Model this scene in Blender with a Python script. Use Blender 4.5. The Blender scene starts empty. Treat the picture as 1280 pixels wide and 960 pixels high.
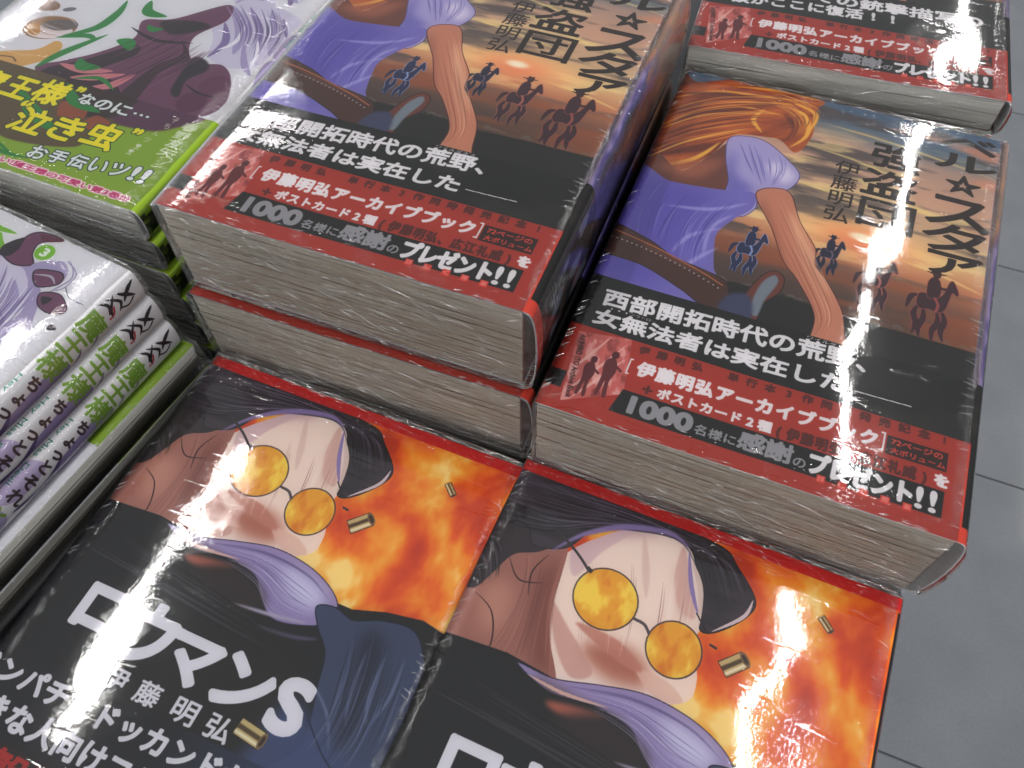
import bpy, math, random

import numpy as np
from mathutils import Matrix, Vector, noise as mnoise

SC = bpy.context.scene
COL = SC.collection
# ------------------------------------------------------------------ camera
CAM_Z = 1.12
cam_d = bpy.data.cameras.new('camera')
cam = bpy.data.objects.new('camera', cam_d); COL.objects.link(cam)
R_ = [[0.99978034, 0.02095898, 0.0], [-0.01744676, 0.83224116, -0.5541392], [-0.01161419, 0.55401748, 0.83242402]]
M = Matrix(R_).to_4x4(); M.translation = (0, 0, CAM_Z)
cam.matrix_world = M
cam_d.sensor_width = 36; cam_d.lens = 36*1030.475/1280
cam_d.clip_start = 0.01; cam_d.clip_end = 60
cam_d.dof.use_dof = True; cam_d.dof.focus_distance = 0.30; cam_d.dof.aperture_fstop = 30
SC.camera = cam
# ------------------------------------------------------------------ ambient room light (white ceiling and walls of the shop)
w = bpy.data.worlds.new('World'); SC.world = w; w.use_nodes = True
nt = w.node_tree; bg = nt.nodes['Background']
bg.inputs['Color'].default_value = (0.95, 0.98, 1.0, 1); bg.inputs['Strength'].default_value = 0.48
SC.view_settings.view_transform = 'Standard'; SC.view_settings.look = 'None'
SC.view_settings.exposure = 0.0; SC.view_settings.gamma = 1.0
SC.cycles.max_bounces = 8; SC.cycles.transparent_max_bounces = 16
SC.cycles.caustics_reflective = True; SC.cycles.blur_glossy = 0.6; SC.cycles.caustics_refractive = False
SC.cycles.sample_clamp_indirect = 4.0
SC.cycles.use_denoising = True
# ------------------------------------------------------------------ ceiling tubes: rows of fluorescent lamps 2.2 m above the camera, plus added unseen rows
TUBE_Z = CAM_Z + 2.2
DX, DY = 0.425, 0.905                       # direction of the rows
def tube(x, y, length=1.14, power=9.0, wid=0.031):
    l = bpy.data.lights.new('ceiling_tube', 'AREA'); l.shape = 'RECTANGLE'
    l.size = wid; l.size_y = length; l.energy = power; l.color = (1.0, 0.985, 0.955)
    o = bpy.data.objects.new('ceiling_tube', l); COL.objects.link(o)
    o.location = (x, y, TUBE_Z); o.rotation_euler = (0, 0, math.atan2(-DX, DY))
ROWS = {1.46: [0.43, 1.69, 2.86, 4.05], -0.71: [-0.2, 0.98], -1.83: [0.7, 1.9, 3.1], 2.99: [2.32, 3.9]}
FAR = [(4.5, 1.0), (6.0, 1.0), (7.6, 1.0), (-3.9, 1.0), (-5.5, 1.0), (1.46, -9.0), (-0.71, -9.0), (2.99, -9.0), (-1.83, -9.0)]  # unseen long rows added for glints on film ridges, film ends and left sides
for xr, yc in FAR:
    tube(xr + 0.47*(yc-2.0), yc, 8.0, 55.0)
ROWS[3.12] = ROWS.pop(2.99)
for xr, ys in ROWS.items():
    for yc in ys:
        tube(xr + 0.47*(yc-2.0), yc)
    for yc in (-1.5, -2.7, -3.9):  # unseen tubes added on the camera side to brighten the page edges
        tube(xr + 0.47*(yc-2.0), yc)

# ================================================================== print engine (flat print on the paper, in millimetres)
PX = 8.0
RNG = np.random.default_rng(5)
def blur(a, r):
    r = int(round(r))
    if r < 1: return a
    for _ in range(2):
        for ax in (0, 1):
            p = np.pad(a, [(r+1, r) if k == ax else (0, 0) for k in range(a.ndim)], mode='edge')
            c = np.cumsum(p, axis=ax, dtype=np.float64)
            n = a.shape[ax]
            hi = np.take(c, range(2*r+1, 2*r+1+n), axis=ax); lo = np.take(c, range(0, n), axis=ax)
            a = ((hi-lo)/(2*r+1)).astype(np.float32)
    return a
def vnoise(h, w, sx, sy, seed, ox=None, oy=None):
    """smooth value noise; sx, sy are feature sizes in mm"""
    rg = np.random.default_rng(seed)
    G = rg.random((80, 80)).astype(np.float32)
    X, Y = np.meshgrid(np.arange(w)/PX, np.arange(h)/PX)
    if ox is not None: X = X + ox; Y = Y + oy
    fx = (X/sx) % 79; fy = (Y/sy) % 79
    x0 = fx.astype(int); y0 = fy.astype(int); tx = fx-x0; ty = fy-y0
    tx = tx*tx*(3-2*tx); ty = ty*ty*(3-2*ty)
    x1 = (x0+1) % 80; y1 = (y0+1) % 80
    return G[y0, x0]*(1-tx)*(1-ty)+G[y0, x1]*tx*(1-ty)+G[y1, x0]*(1-tx)*ty+G[y1, x1]*tx*ty
def fbm(h, w, sx, sy, seed, oct=4, ox=None, oy=None):
    a = 0; amp = .5; tot = 0
    for k in range(oct):
        a = a+amp*vnoise(h, w, sx/2**k, sy/2**k, seed+k, ox, oy); tot += amp; amp *= .5
    return a/tot
def spline(pts, n=10, closed=True):
    P = np.array(pts, float); m = len(P); out = []
    for i in range(m if closed else m-1):
        if closed: a, b, c, d = P[(i-1) % m], P[i], P[(i+1) % m], P[(i+2) % m]
        else: a, b, c, d = P[max(i-1, 0)], P[i], P[i+1], P[min(i+2, m-1)]
        for t in np.arange(n)/n:
            out.append(.5*((2*b)+(-a+c)*t+(2*a-5*b+4*c-d)*t*t+(-a+3*b-3*c+d)*t**3))
    if not closed: out.append(P[-1])
    return np.array(out)
def lerp(a, b, t): return a+(b-a)*t
def C(*c): return np.array(c, np.float32)/255.0
class Canvas:
    def __init__(s, wmm, hmm, color):
        s.w = int(wmm*PX); s.h = int(hmm*PX); s.a = np.zeros((s.h, s.w, 3), np.float32)+C(*color)
    def mask(s, loops, winding=False):
        """even-odd (or winding) fill of edge loops in mm"""
        loops = [np.asarray(L, float)*PX for L in loops]; v = np.concatenate(loops)
        out = np.zeros((s.h, s.w), np.float32)
        x0, y0 = np.clip(np.floor(v.min(0)).astype(int)-2, 0, (s.w, s.h)); x1, y1 = np.clip(np.ceil(v.max(0)).astype(int)+2, 0, (s.w, s.h))
        if x1 <= x0 or y1 <= y0: return out
        acc = np.zeros((y1-y0, x1-x0+1), np.int32); w_, h_ = s.w, s.h; s.w, s.h = int(x1-x0), int(y1-y0); o = np.array([x0, y0])
        for L in loops: s._edges(acc, L-o, np.roll(L, -1, axis=0)-o, winding)
        s.w, s.h = w_, h_
        c = np.cumsum(acc, axis=1)[:, :-1]
        out[y0:y1, x0:x1] = (c != 0) if winding else (c % 2 != 0)
        return out
    def lblur(s, m, soft):
        r = np.flatnonzero(m.any(1))
        if not len(r): return m
        k = np.flatnonzero(m.any(0)); p = int(soft*PX*2)+6
        a, b, c, d = max(0, r[0]-p), r[-1]+p, max(0, k[0]-p), k[-1]+p
        m = m.copy(); m[a:b, c:d] = blur(m[a:b, c:d], soft*PX); return m
    def _edges(s, acc, A, B, winding):
        y0 = np.ceil(np.minimum(A[:, 1], B[:, 1])-.5).astype(int); y1 = np.ceil(np.maximum(A[:, 1], B[:, 1])-.5).astype(int)
        sg = np.where(B[:, 1] > A[:, 1], 1, -1); n = y1-y0; k = n > 0
        if not k.any(): return
        A, B, y0, n, sg = A[k], B[k], y0[k], n[k], sg[k]
        idx = np.repeat(np.arange(len(n)), n); off = np.arange(n.sum())-np.repeat(np.cumsum(n)-n, n)
        yy = y0[idx]+off
        t = (yy+.5-A[idx, 1])/(B[idx, 1]-A[idx, 1]); xx = A[idx, 0]+(B[idx, 0]-A[idx, 0])*t
        xi = np.clip(np.ceil(xx-.5), 0, s.w).astype(int); ok = (yy >= 0) & (yy < s.h)
        np.add.at(acc, (yy[ok], xi[ok]), sg[idx][ok] if winding else 1)
    def put(s, m, color, alpha=1.0):
        r = np.flatnonzero(m.any(1)); 
        if not len(r): return
        r0, r1 = r[0], r[-1]+1; k = np.flatnonzero(m[r0:r1].any(0)); k0, k1 = k[0], k[-1]+1
        if isinstance(color, tuple):
            m = (m[r0:r1, k0:k1]*alpha)[..., None]; s.a[r0:r1, k0:k1] = s.a[r0:r1, k0:k1]*(1-m)+C(*color)*m; return
        m = (m*alpha)[..., None]
        s.a = s.a*(1-m)+(C(*color) if isinstance(color, tuple) else color)*m
    def poly(s, pts, color, soft=0, alpha=1, smooth=True, line=None, lw=.35):
        L = spline(pts) if smooth else np.array(pts, float)
        m = s.mask([L]); 
        if soft: m = s.lblur(m, soft)
        s.put(m, color, alpha)
        if line: s.stroke(list(L)+[L[0]], line, lw, smooth=False)
        return m
    def shade(s, pts, color, within, soft=3, alpha=1):
        m = s.lblur(s.mask([spline(pts)]), soft)*within; s.put(m, color, alpha)
    def stroke(s, pts, color, wd=.5, smooth=True, alpha=1, taper=False, soft=0):
        P = spline(pts, 8, False) if smooth else np.array(pts, float)
        T = np.gradient(P, axis=0); T /= np.linalg.norm(T, axis=1, keepdims=True)+1e-9
        N = np.stack([-T[:, 1], T[:, 0]], 1); q = np.full(len(P), wd/2)
        if taper: q = q*np.sin(np.linspace(.08, math.pi-.08, len(P)))
        L = np.concatenate([P+N*q[:, None], (P-N*q[:, None])[::-1]])
        m = s.mask([L], True)
        if soft: m = s.lblur(m, soft)
        s.put(m, color, alpha)
    def rect(s, x0, y0, x1, y1, color, alpha=1, soft=0):
        m = np.zeros((s.h, s.w), np.float32); m[max(0, int(y0*PX)):int(y1*PX), max(0, int(x0*PX)):int(x1*PX)] = 1
        if soft: m = blur(m, soft*PX)
        s.put(m, color, alpha)
    def ell(s, cx, cy, rx, ry, color, rot=0, soft=0, alpha=1):
        t = np.linspace(0, 2*math.pi, 40, endpoint=False); c, q = math.cos(rot), math.sin(rot)
        L = np.stack([cx+c*rx*np.cos(t)-q*ry*np.sin(t), cy+q*rx*np.cos(t)+c*ry*np.sin(t)], 1)
        m = s.mask([L]); m = s.lblur(m, soft) if soft else m
        s.put(m, color, alpha); return m
    def text(s, txt, x0, y0, x1, y1, color, bold=0, rot=0, outline=None, ow=.5, shear=0, alpha=1):
        """ink of the text fitted to the box x0..x1, y0..y1 (mm), then turned by rot about its lower left"""
        tr = glyphs(txt); v = tr.reshape(-1, 2); lo, hi = v.min(0), v.max(0)
        q = (tr-lo)/np.maximum(hi-lo, 1e-6)*np.array([x1-x0-2*bold, y1-y0-2*bold])+bold
        q[..., 0] += shear*q[..., 1]
        s._ink(q, x0, y0, rot, color, bold, outline, ow, alpha)
    def cell(s, ch, x0, y0, wd, ht, color, bold=0, rot=0, outline=None, ow=.5, alpha=1):
        """one character at its natural place in a full-width cell of ink size wd x ht"""
        ref = glyphs('国').reshape(-1, 2); lo, hi = ref.min(0), ref.max(0)
        tr = glyphs(ch); v = tr.reshape(-1, 2); q = (tr-lo)/(hi-lo)
        if ord(ch) < 0x2000:
            q[..., 0] -= (v[:, 0].min()+v[:, 0].max()-lo[0]-hi[0])/2/(hi[0]-lo[0])
        q = (q-.5)*(1-2*bold/max(wd, ht))+.5
        s._ink(q*np.array([wd, ht]), x0, y0, rot, color, bold, outline, ow, alpha)
    def _ink(s, q, x0, y0, rot, color, bold, outline, ow, alpha):
        c, n = math.cos(rot), math.sin(rot)
        q = np.stack([c*q[..., 0]-n*q[..., 1]+x0, n*q[..., 0]+c*q[..., 1]+y0], -1)*PX
        v = q.reshape(-1, 2); pad = int((bold+ow)*PX)+4
        ix0, iy0 = (np.floor(v.min(0)).astype(int)-pad); ix1, iy1 = (np.ceil(v.max(0)).astype(int)+pad)
        W, H = ix1-ix0, iy1-iy0; SS = 2
        q = (q-np.array([ix0, iy0]))*SS; acc = np.zeros((H*SS, W*SS+1), np.int32)
        w_, h_ = s.w, s.h; s.w, s.h = W*SS, H*SS
        for k in range(3): s._edges(acc, q[:, k], q[:, (k+1) % 3], True)
        s.w, s.h = w_, h_
        m = (np.cumsum(acc, axis=1)[:, :W*SS] != 0)
        def grow(m, r):
            r *= PX*SS
            if r < .7: return m
            o = m.copy(); R = int(r)
            for dy in range(-R, R+1):
                wx = int(math.sqrt(max(0, r*r-dy*dy)))
                a = np.zeros_like(m); src = m[max(0, -dy):m.shape[0]-max(0, dy)]
                a[max(0, dy):m.shape[0]-max(0, -dy)] = src
                cs = np.cumsum(np.pad(a.astype(np.int32), ((0, 0), (wx+1, wx))), axis=1); o |= (cs[:, 2*wx+1:]-cs[:, :-2*wx-1]) > 0
            return o
        def down(m): return m.reshape(H, SS, W, SS).mean((1, 3)).astype(np.float32)
        if bold: m = grow(m, bold)
        X0, X1, Y0, Y1 = max(0, ix0), min(s.w, ix1), max(0, iy0), min(s.h, iy1)
        if X1 <= X0 or Y1 <= Y0: return
        for mm, col in (([(grow(m, ow), outline)] if outline is not None else [])+[(m, color)]):
            d = (down(mm)*alpha)[Y0-iy0:Y1-iy0, X0-ix0:X1-ix0, None]
            s.a[Y0:Y1, X0:X1] = s.a[Y0:Y1, X0:X1]*(1-d)+C(*col)*d
    def vtext(s, txt, x0, x1, ytop, h, gap, color, bold=0, **kw):
        for i, ch in enumerate(txt): s.cell(ch, x0, ytop-i*(h+gap)-h, x1-x0, h, color, bold, **kw)
    def row(s, txt, x0, x1, y0, y1, color, bold=0, rot=0, frac=.86):
        """evenly spaced full-width characters"""
        n = len(txt); p = (x1-x0)/n
        for i, ch in enumerate(txt):
            if ch == ' ': continue
            xa = x0+i*p; yo = math.tan(rot)*(xa-x0)
            s.cell(ch, xa, y0+yo, p*frac, y1-y0, color, bold, rot)
    def image(s, name):
        im = bpy.data.images.new(name, s.w, s.h); im.colorspace_settings.name = 'sRGB'
        b = np.ones((s.h, s.w, 4), np.float32); b[..., :3] = np.clip(s.a, 0, 1)
        im.pixels.foreach_set(b.ravel()); im.update(); im.pack(); return im
def strands(cv, A, B, n, colors, wd, rg, jit=1.0, alpha=.8, within=None):
    """fine brushed lines that fan from path A to path B"""
    A = np.array(A, float); B = np.array(B, float)
    for k in range(n):
        t = rg.random(); P = A+(B-A)*t+rg.normal(0, jit*.35, A.shape)
        a = rg.random()*.35; b = 1-rg.random()*.3; S_ = spline(P, 8, False); S_ = S_[int(a*len(S_)):max(int(b*len(S_)), int(a*len(S_))+5)]
        cv.stroke(S_, colors[rg.integers(len(colors))], wd*(.5+rg.random()), smooth=False, taper=True, alpha=alpha*(.5+.5*rg.random()))
_G = {}
def glyphs(txt):
    if txt not in _G:
        c = bpy.data.curves.new('print', 'FONT'); c.body = txt; c.resolution_u = 4
        o = bpy.data.objects.new('print', c); COL.objects.link(o)
        dg = bpy.context.evaluated_depsgraph_get(); me = o.evaluated_get(dg).to_mesh()
        me.calc_loop_triangles()
        v = np.array([x.co[:2] for x in me.vertices]); t = np.array([x.vertices[:] for x in me.loop_triangles])
        _G[txt] = v[t].astype(float)
        o.evaluated_get(dg).to_mesh_clear(); bpy.data.objects.remove(o); bpy.data.curves.remove(c)
    return _G[txt]

SP = 38.5            # arc length of a thick spine in mm
WHITE = (232, 231, 236)
# ------------------------------------------------------------------ front print of the western volume
def rider(cv, cx, cy, s, body, rim, flip=1):
    """a rider galloping on a horse, seen small in the distance"""
    def T(pts): return [(cx+s*.52*flip*x, cy+s*1.0*(y-8)) for x, y in pts]
    legs = [[(-5, 6), (-6.8, 2.5), (-5.2, -.5), (-6.4, -4)], [(-3.6, 6), (-2.4, 2), (-4, -1.5), (-3, -4.5)], [(4, 6), (6.6, 2.6), (5.6, -1), (7, -4)], [(2.6, 5.6), (3.8, 1.6), (2, -1.5), (2.4, -5)]]
    for L in legs: cv.stroke(T(L), rim, 1.9*s, taper=True)
    for L in legs: cv.stroke(T(L), body, 1.5*s, taper=True)
    cv.stroke(T([(-6, 8.6), (-9, 7.5), (-10.5, 3.5)]), body, 1.3*s, taper=True)
    cv.poly(T([(-6.4, 6), (-5.6, 9.2), (-1, 9.8), (3, 9.6), (5, 11.4), (6.6, 15), (8.4, 15.6), (11, 12.4), (10.4, 11.2), (8.4, 11.8), (7.4, 9), (6.4, 6.2), (4, 4.6), (-1, 4.8), (-4.4, 4.4)]), body, line=rim, lw=.26)
    cv.poly(T([(-2, 8.6), (-2.8, 13), (-1, 15.4), (2, 15), (3.4, 12), (2.6, 9)]), body, line=rim, lw=.22)
    cv.stroke(T([(1, 9), (3, 6.8), (2.4, 4.6)]), rim, .7*s); cv.stroke(T([(0, 14), (3.5, 12.4), (5.6, 12.6)]), body, .8*s)
    cv.ell(cx+s*.62*flip*.6, cy+s*8.4, .95*s, 1.1*s, body)
    cv.poly(T([(-4.2, 16.9), (-1.4, 17.2), (-1.0, 18.1), (.8, 17.9), (2.2, 18.2), (2.6, 17.2), (5.2, 17.1), (.6, 16.4)]), body)
def western_front():
    cv = Canvas(128+SP, 182, (70, 62, 58)); h, w = cv.h, cv.w
    X, Y = np.meshgrid(np.arange(w)/PX, np.arange(h)/PX)
    Yt = Y+.06*X+3*vnoise(h, w, 30, 20, 41)
    stops = [(60, (58, 48, 46)), (84, (92, 70, 62)), (95, (140, 92, 72)), (104, (204, 136, 98)), (116, (232, 196, 146)), (130, (218, 182, 148)),
             (148, (214, 170, 146)), (164, (186, 156, 142)), (173, (104, 120, 138)), (190, (78, 102, 130))]
    sx = [a for a, _ in stops]
    for k in range(3): cv.a[..., k] = np.interp(Yt, sx, [c[k]/255 for _, c in stops])
    n1 = fbm(h, w, 34, 7, 11, 5); n2 = fbm(h, w, 50, 9, 23, 5); n3 = fbm(h, w, 22, 4.5, 71, 5)
    up = np.clip((Y-88)/12, 0, 1)
    cv.put(np.clip((n1-.52)*7, 0, 1)*up*.85, (88, 78, 80))
    cv.put(np.clip((n3-.56)*8, 0, 1)*up*np.clip((170-Y)/20, 0, 1)*.75, (250, 222, 160))
    cv.put(np.clip((n2-.57)*7, 0, 1)*np.clip((Y-120)/20, 0, 1)*.8, (222, 150, 120))
    cv.put(np.clip((n2-.50)*6, 0, 1)*np.clip((100-Y)/10, 0, 1)*.6, (176, 92, 52))
    for (a, b, c, d) in [(60, 168, 128, 158), (70, 138, 128, 124), (50, 131, 100, 122), (96, 104, 128, 97), (58, 152, 90, 146)]:
        cv.stroke([(a, b), ((a+c)/2, (b+d)/2+1.2), (c, d)], (252, 226, 150), 1.1, taper=True, alpha=.75, soft=.25)
    m = np.exp(-(((X-84)/22)**2+((Y-109.5)/8)**2)); cv.put(m, (255, 206, 140), .95)
    m = np.exp(-(((X-84)/13)**2+((Y-107)/7)**2)); cv.put(m, (236, 120, 84), .55)
    m = np.exp(-(((X-84)/4.5)**2+((Y-109.6)/2.1)**2)**2); cv.put(m, (255, 250, 226), 1)
    cv.poly([(-5, 64), (28, 66), (46, 72), (60, 73), (86, 70), (104, 71), (128, 71), (170, 68), (170, -5), (-5, -5)], (32, 31, 29), smooth=False)
    e = fbm(h, w, 3, 2, 91, 3)
    cv.put(np.clip(1-np.abs(Y-(70.5+3*e))/1.3, 0, 1)*np.clip((e-.35)*4, 0, 1), (120, 116, 108), .6)
    # four riders on horseback
    rider(cv, 47, 90, 1.1, (36, 42, 84), (150, 166, 214), 1)
    rider(cv, 74.5, 98, .9, (34, 34, 62), (120, 100, 122), 1)
    rider(cv, 91.5, 92, 1.25, (66, 38, 48), (186, 104, 98), 1)
    rider(cv, 111, 89, 1.45, (64, 32, 42), (166, 80, 78), 1)
    # drifting flame-coloured silk, filling the upper left
    sil = [(-6, 176), (6, 175.5), (20, 183), (37, 185), (48, 182), (58, 181), (56, 175), (57, 158), (53, 146), (46, 151), (40, 151), (30, 149), (26, 144), (22, 133), (11, 117), (-6, 100)]
    m = cv.poly(sil, (168, 78, 36))
    ca, sa = math.cos(.62), math.sin(.62); st = fbm(h, w, 34, 4.5, 131, 4, ox=X*ca+Y*sa-X+300, oy=-X*sa+Y*ca-Y+300)
    cv.put(np.clip((st-.45)*5, 0, 1)*m*.8, (214, 116, 46)); cv.put(np.clip((.42-st)*6, 0, 1)*m*.8, (104, 42, 26))
    for a in ([(-3, 160), (14, 172), (34, 176), (56, 179)], [(-3, 150), (12, 164), (34, 172), (55, 177)], [(20, 178), (40, 182), (57, 181.5)], [(-3, 140), (10, 156), (26, 166), (44, 166)]):
        cv.stroke(a, (250, 176, 66), 1.6, taper=True, alpha=.9, soft=.3)
    for a in ([(40, 172), (52, 170), (55, 158), (50, 148)], [(36, 168), (33, 160), (38, 153)], [(0, 116), (16, 128), (24, 142)], [(46, 176), (56, 172), (55.5, 160)]):
        cv.stroke(a, (250, 190, 74), 2.0, taper=True, soft=.3)
    for a in ([(0, 165), (20, 172), (40, 172)], [(2, 145), (14, 158), (28, 162)], [(4, 130), (14, 142), (24, 150)], [(44, 168), (50, 160), (48, 152)]):
        cv.stroke(a, (96, 40, 28), 2.4, taper=True, alpha=.7, soft=.5)
    cv.poly([(-4, 128), (4, 126), (14, 120), (22, 133), (27, 142), (30, 130), (33, 116), (12, 111), (-4, 112)], (120, 66, 54))
    cv.shade([(4, 120), (20, 118), (28, 132), (22, 130)], (176, 104, 78), 1, 2, .8)
    strands(cv, [(-5, 150), (14, 168), (36, 177), (57, 180)], [(-5, 112), (10, 132), (26, 146), (30, 150)], 70, [(232, 146, 56), (250, 190, 84), (120, 50, 30), (196, 96, 44), (88, 36, 26)], .55, RNG)
    strands(cv, [(30, 182), (46, 180), (57, 176), (57, 164)], [(34, 172), (46, 168), (50, 158), (47, 149)], 34, [(252, 206, 96), (236, 150, 60), (150, 66, 32)], .5, RNG)
    # folded violet cloth
    pf = [(26.7, 145.5), (34, 149), (41.7, 147.8), (50.7, 141), (57, 133.5), (54, 124), (45, 119), (45, 110), (40, 104), (33, 112), (32, 122), (28, 134)]
    m = cv.poly(pf, (178, 168, 214), line=(88, 78, 140)); cv.shade([(30, 140), (34, 126), (42, 120), (36, 112), (30, 120)], (120, 112, 190), m, 2, .9)
    cv.shade([(48, 138), (55, 133), (52, 127), (44, 134)], (226, 216, 236), m, 1.5, .9)
    vi = [(-5, 114), (12, 113), (33, 116), (43, 118), (44, 110), (39, 102), (35, 93), (36, 84), (38, 76), (40, 70), (36, 50), (-5, 50)]
    m = cv.poly(vi, (128, 118, 196)); cv.shade([(0, 112), (30, 112), (26, 90), (20, 60), (-5, 60)], (94, 80, 176), m, 5, .7)
    for a in ([(38, 104), (32, 94), (33, 80)], [(36, 96), (26, 88), (22, 78)], [(42, 112), (30, 104), (14, 100)], [(37, 86), (30, 76), (26, 66)]):
        cv.stroke(a, (190, 184, 236), 1.7, taper=True, alpha=.7, soft=.4)
    strands(cv, [(40, 112), (34, 98), (32, 84), (34, 72)], [(4, 112), (2, 98), (4, 84), (6, 72)], 26, [(92, 80, 170), (160, 152, 216), (74, 62, 150)], .7, RNG, alpha=.55)
    strands(cv, [(30, 146), (36, 134), (44, 122)], [(52, 142), (54, 134), (50, 124)], 14, [(128, 118, 190), (226, 220, 240), (96, 88, 164)], .5, RNG, alpha=.7)
    # leather strap
    st_ = [(-5, 84), (12, 81), (23, 76), (34, 74), (43, 71.5), (46, 66), (49, 58), (40, 57), (30, 62), (14, 68), (-5, 70)]
    m = cv.poly(st_, (78, 46, 38), line=(36, 22, 24)); cv.shade([(0, 82), (22, 76), (40, 72), (24, 74)], (150, 88, 62), m, 1, .7)
    for k in range(24): cv.ell(-2+k*1.9, 77.6-.0042*(k*1.9)**2-.05*k*1.9, .35, .35, (176, 168, 176))
    cv.stroke([(0, 81), (16, 78), (34, 72.6), (43, 69)], (190, 110, 66), .5)
    # smooth sandstone ribbon sweeping down to the ground
    rb = [(43.5, 118.6), (54.5, 123.5), (62, 109), (69.5, 98), (71, 90), (76, 84), (83, 73), (86, 62), (88, 52), (76, 52), (75, 67), (67, 80), (60, 88), (53, 102)]
    m = cv.poly(rb, (206, 138, 110), line=(86, 40, 40)); cv.shade([(46, 116), (52, 104), (60, 88), (70, 72), (64, 78), (52, 94)], (140, 74, 62), m, 2, .9)
    cv.shade([(58, 114), (67, 98), (78, 78), (72, 84), (62, 100)], (244, 196, 160), m, 1.6, .8)
    strands(cv, [(45, 118), (56, 100), (66, 84), (76, 66), (74, 57)], [(54, 123), (63, 106), (72, 90), (82, 72), (82, 58)], 16, [(150, 84, 68), (240, 196, 164), (120, 60, 54)], .5, RNG, alpha=.5)
    cv.poly([(50, 58), (50, 64), (54, 77), (58, 82), (62, 80), (62, 73), (57, 65), (57, 58)], (116, 58, 48), line=(54, 26, 30)); cv.poly([(54, 62), (55, 74), (58.5, 80), (60.5, 77), (58, 68), (57, 60)], (128, 138, 150), soft=.3)
    cv.poly([(44, 58), (46, 66), (52, 68), (55, 62), (54, 56)], (66, 70, 104), soft=.6)
    # title and author
    K = (44, 32, 30)
    for ch, x0, y0, x1, y1 in [('ベ', 105, 170.5, 126, 179.5), ('ル', 104, 158.5, 127, 168.5), ('☆', 109, 145.5, 122, 156.5), ('ス', 104, 126.5, 127, 143), ('タ', 104, 113.5, 126, 128.5), ('ア', 107, 102, 126, 113.5)]:
        cv.text(ch, x0, y0, x1, y1, K, .5)
    cv.text('強', 80.5, 149.5, 99.5, 164.5, K, .44); cv.text('盗', 79.5, 133, 100, 148.5, K, .44); cv.text('団', 80.5, 116, 101, 131.5, K, .3)
    cv.vtext('伊藤明弘', 69.2, 77.8, 148, 7.8, .9, (52, 40, 36), .12)
    # spine print
    cv.rect(127, 0, 128+SP, 182, (74, 66, 128))
    n = fbm(h, w, 8, 24, 301, 4); sp = (X > 127).astype(np.float32)
    cv.put(np.clip((n-.5)*8, 0, 1)*sp, (28, 26, 40), .9); cv.put(np.clip((.40-n)*8, 0, 1)*sp, (168, 150, 200), .8)
    cv.put(np.clip((fbm(h, w, 7, 18, 377, 3)-.6)*9, 0, 1)*sp*np.clip((Y-88)/10, 0, 1), (186, 104, 66), .9)
    cv.put(sp*np.clip((Y-120)/20, 0, 1), (190, 150, 118), .75)
    cv.put(sp*np.clip(1-np.abs(X-128)/3, 0, 1), (60, 50, 48), .7)
    return cv.image('western_print')
RED = (176, 52, 38); BLK = (22, 21, 21)
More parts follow.
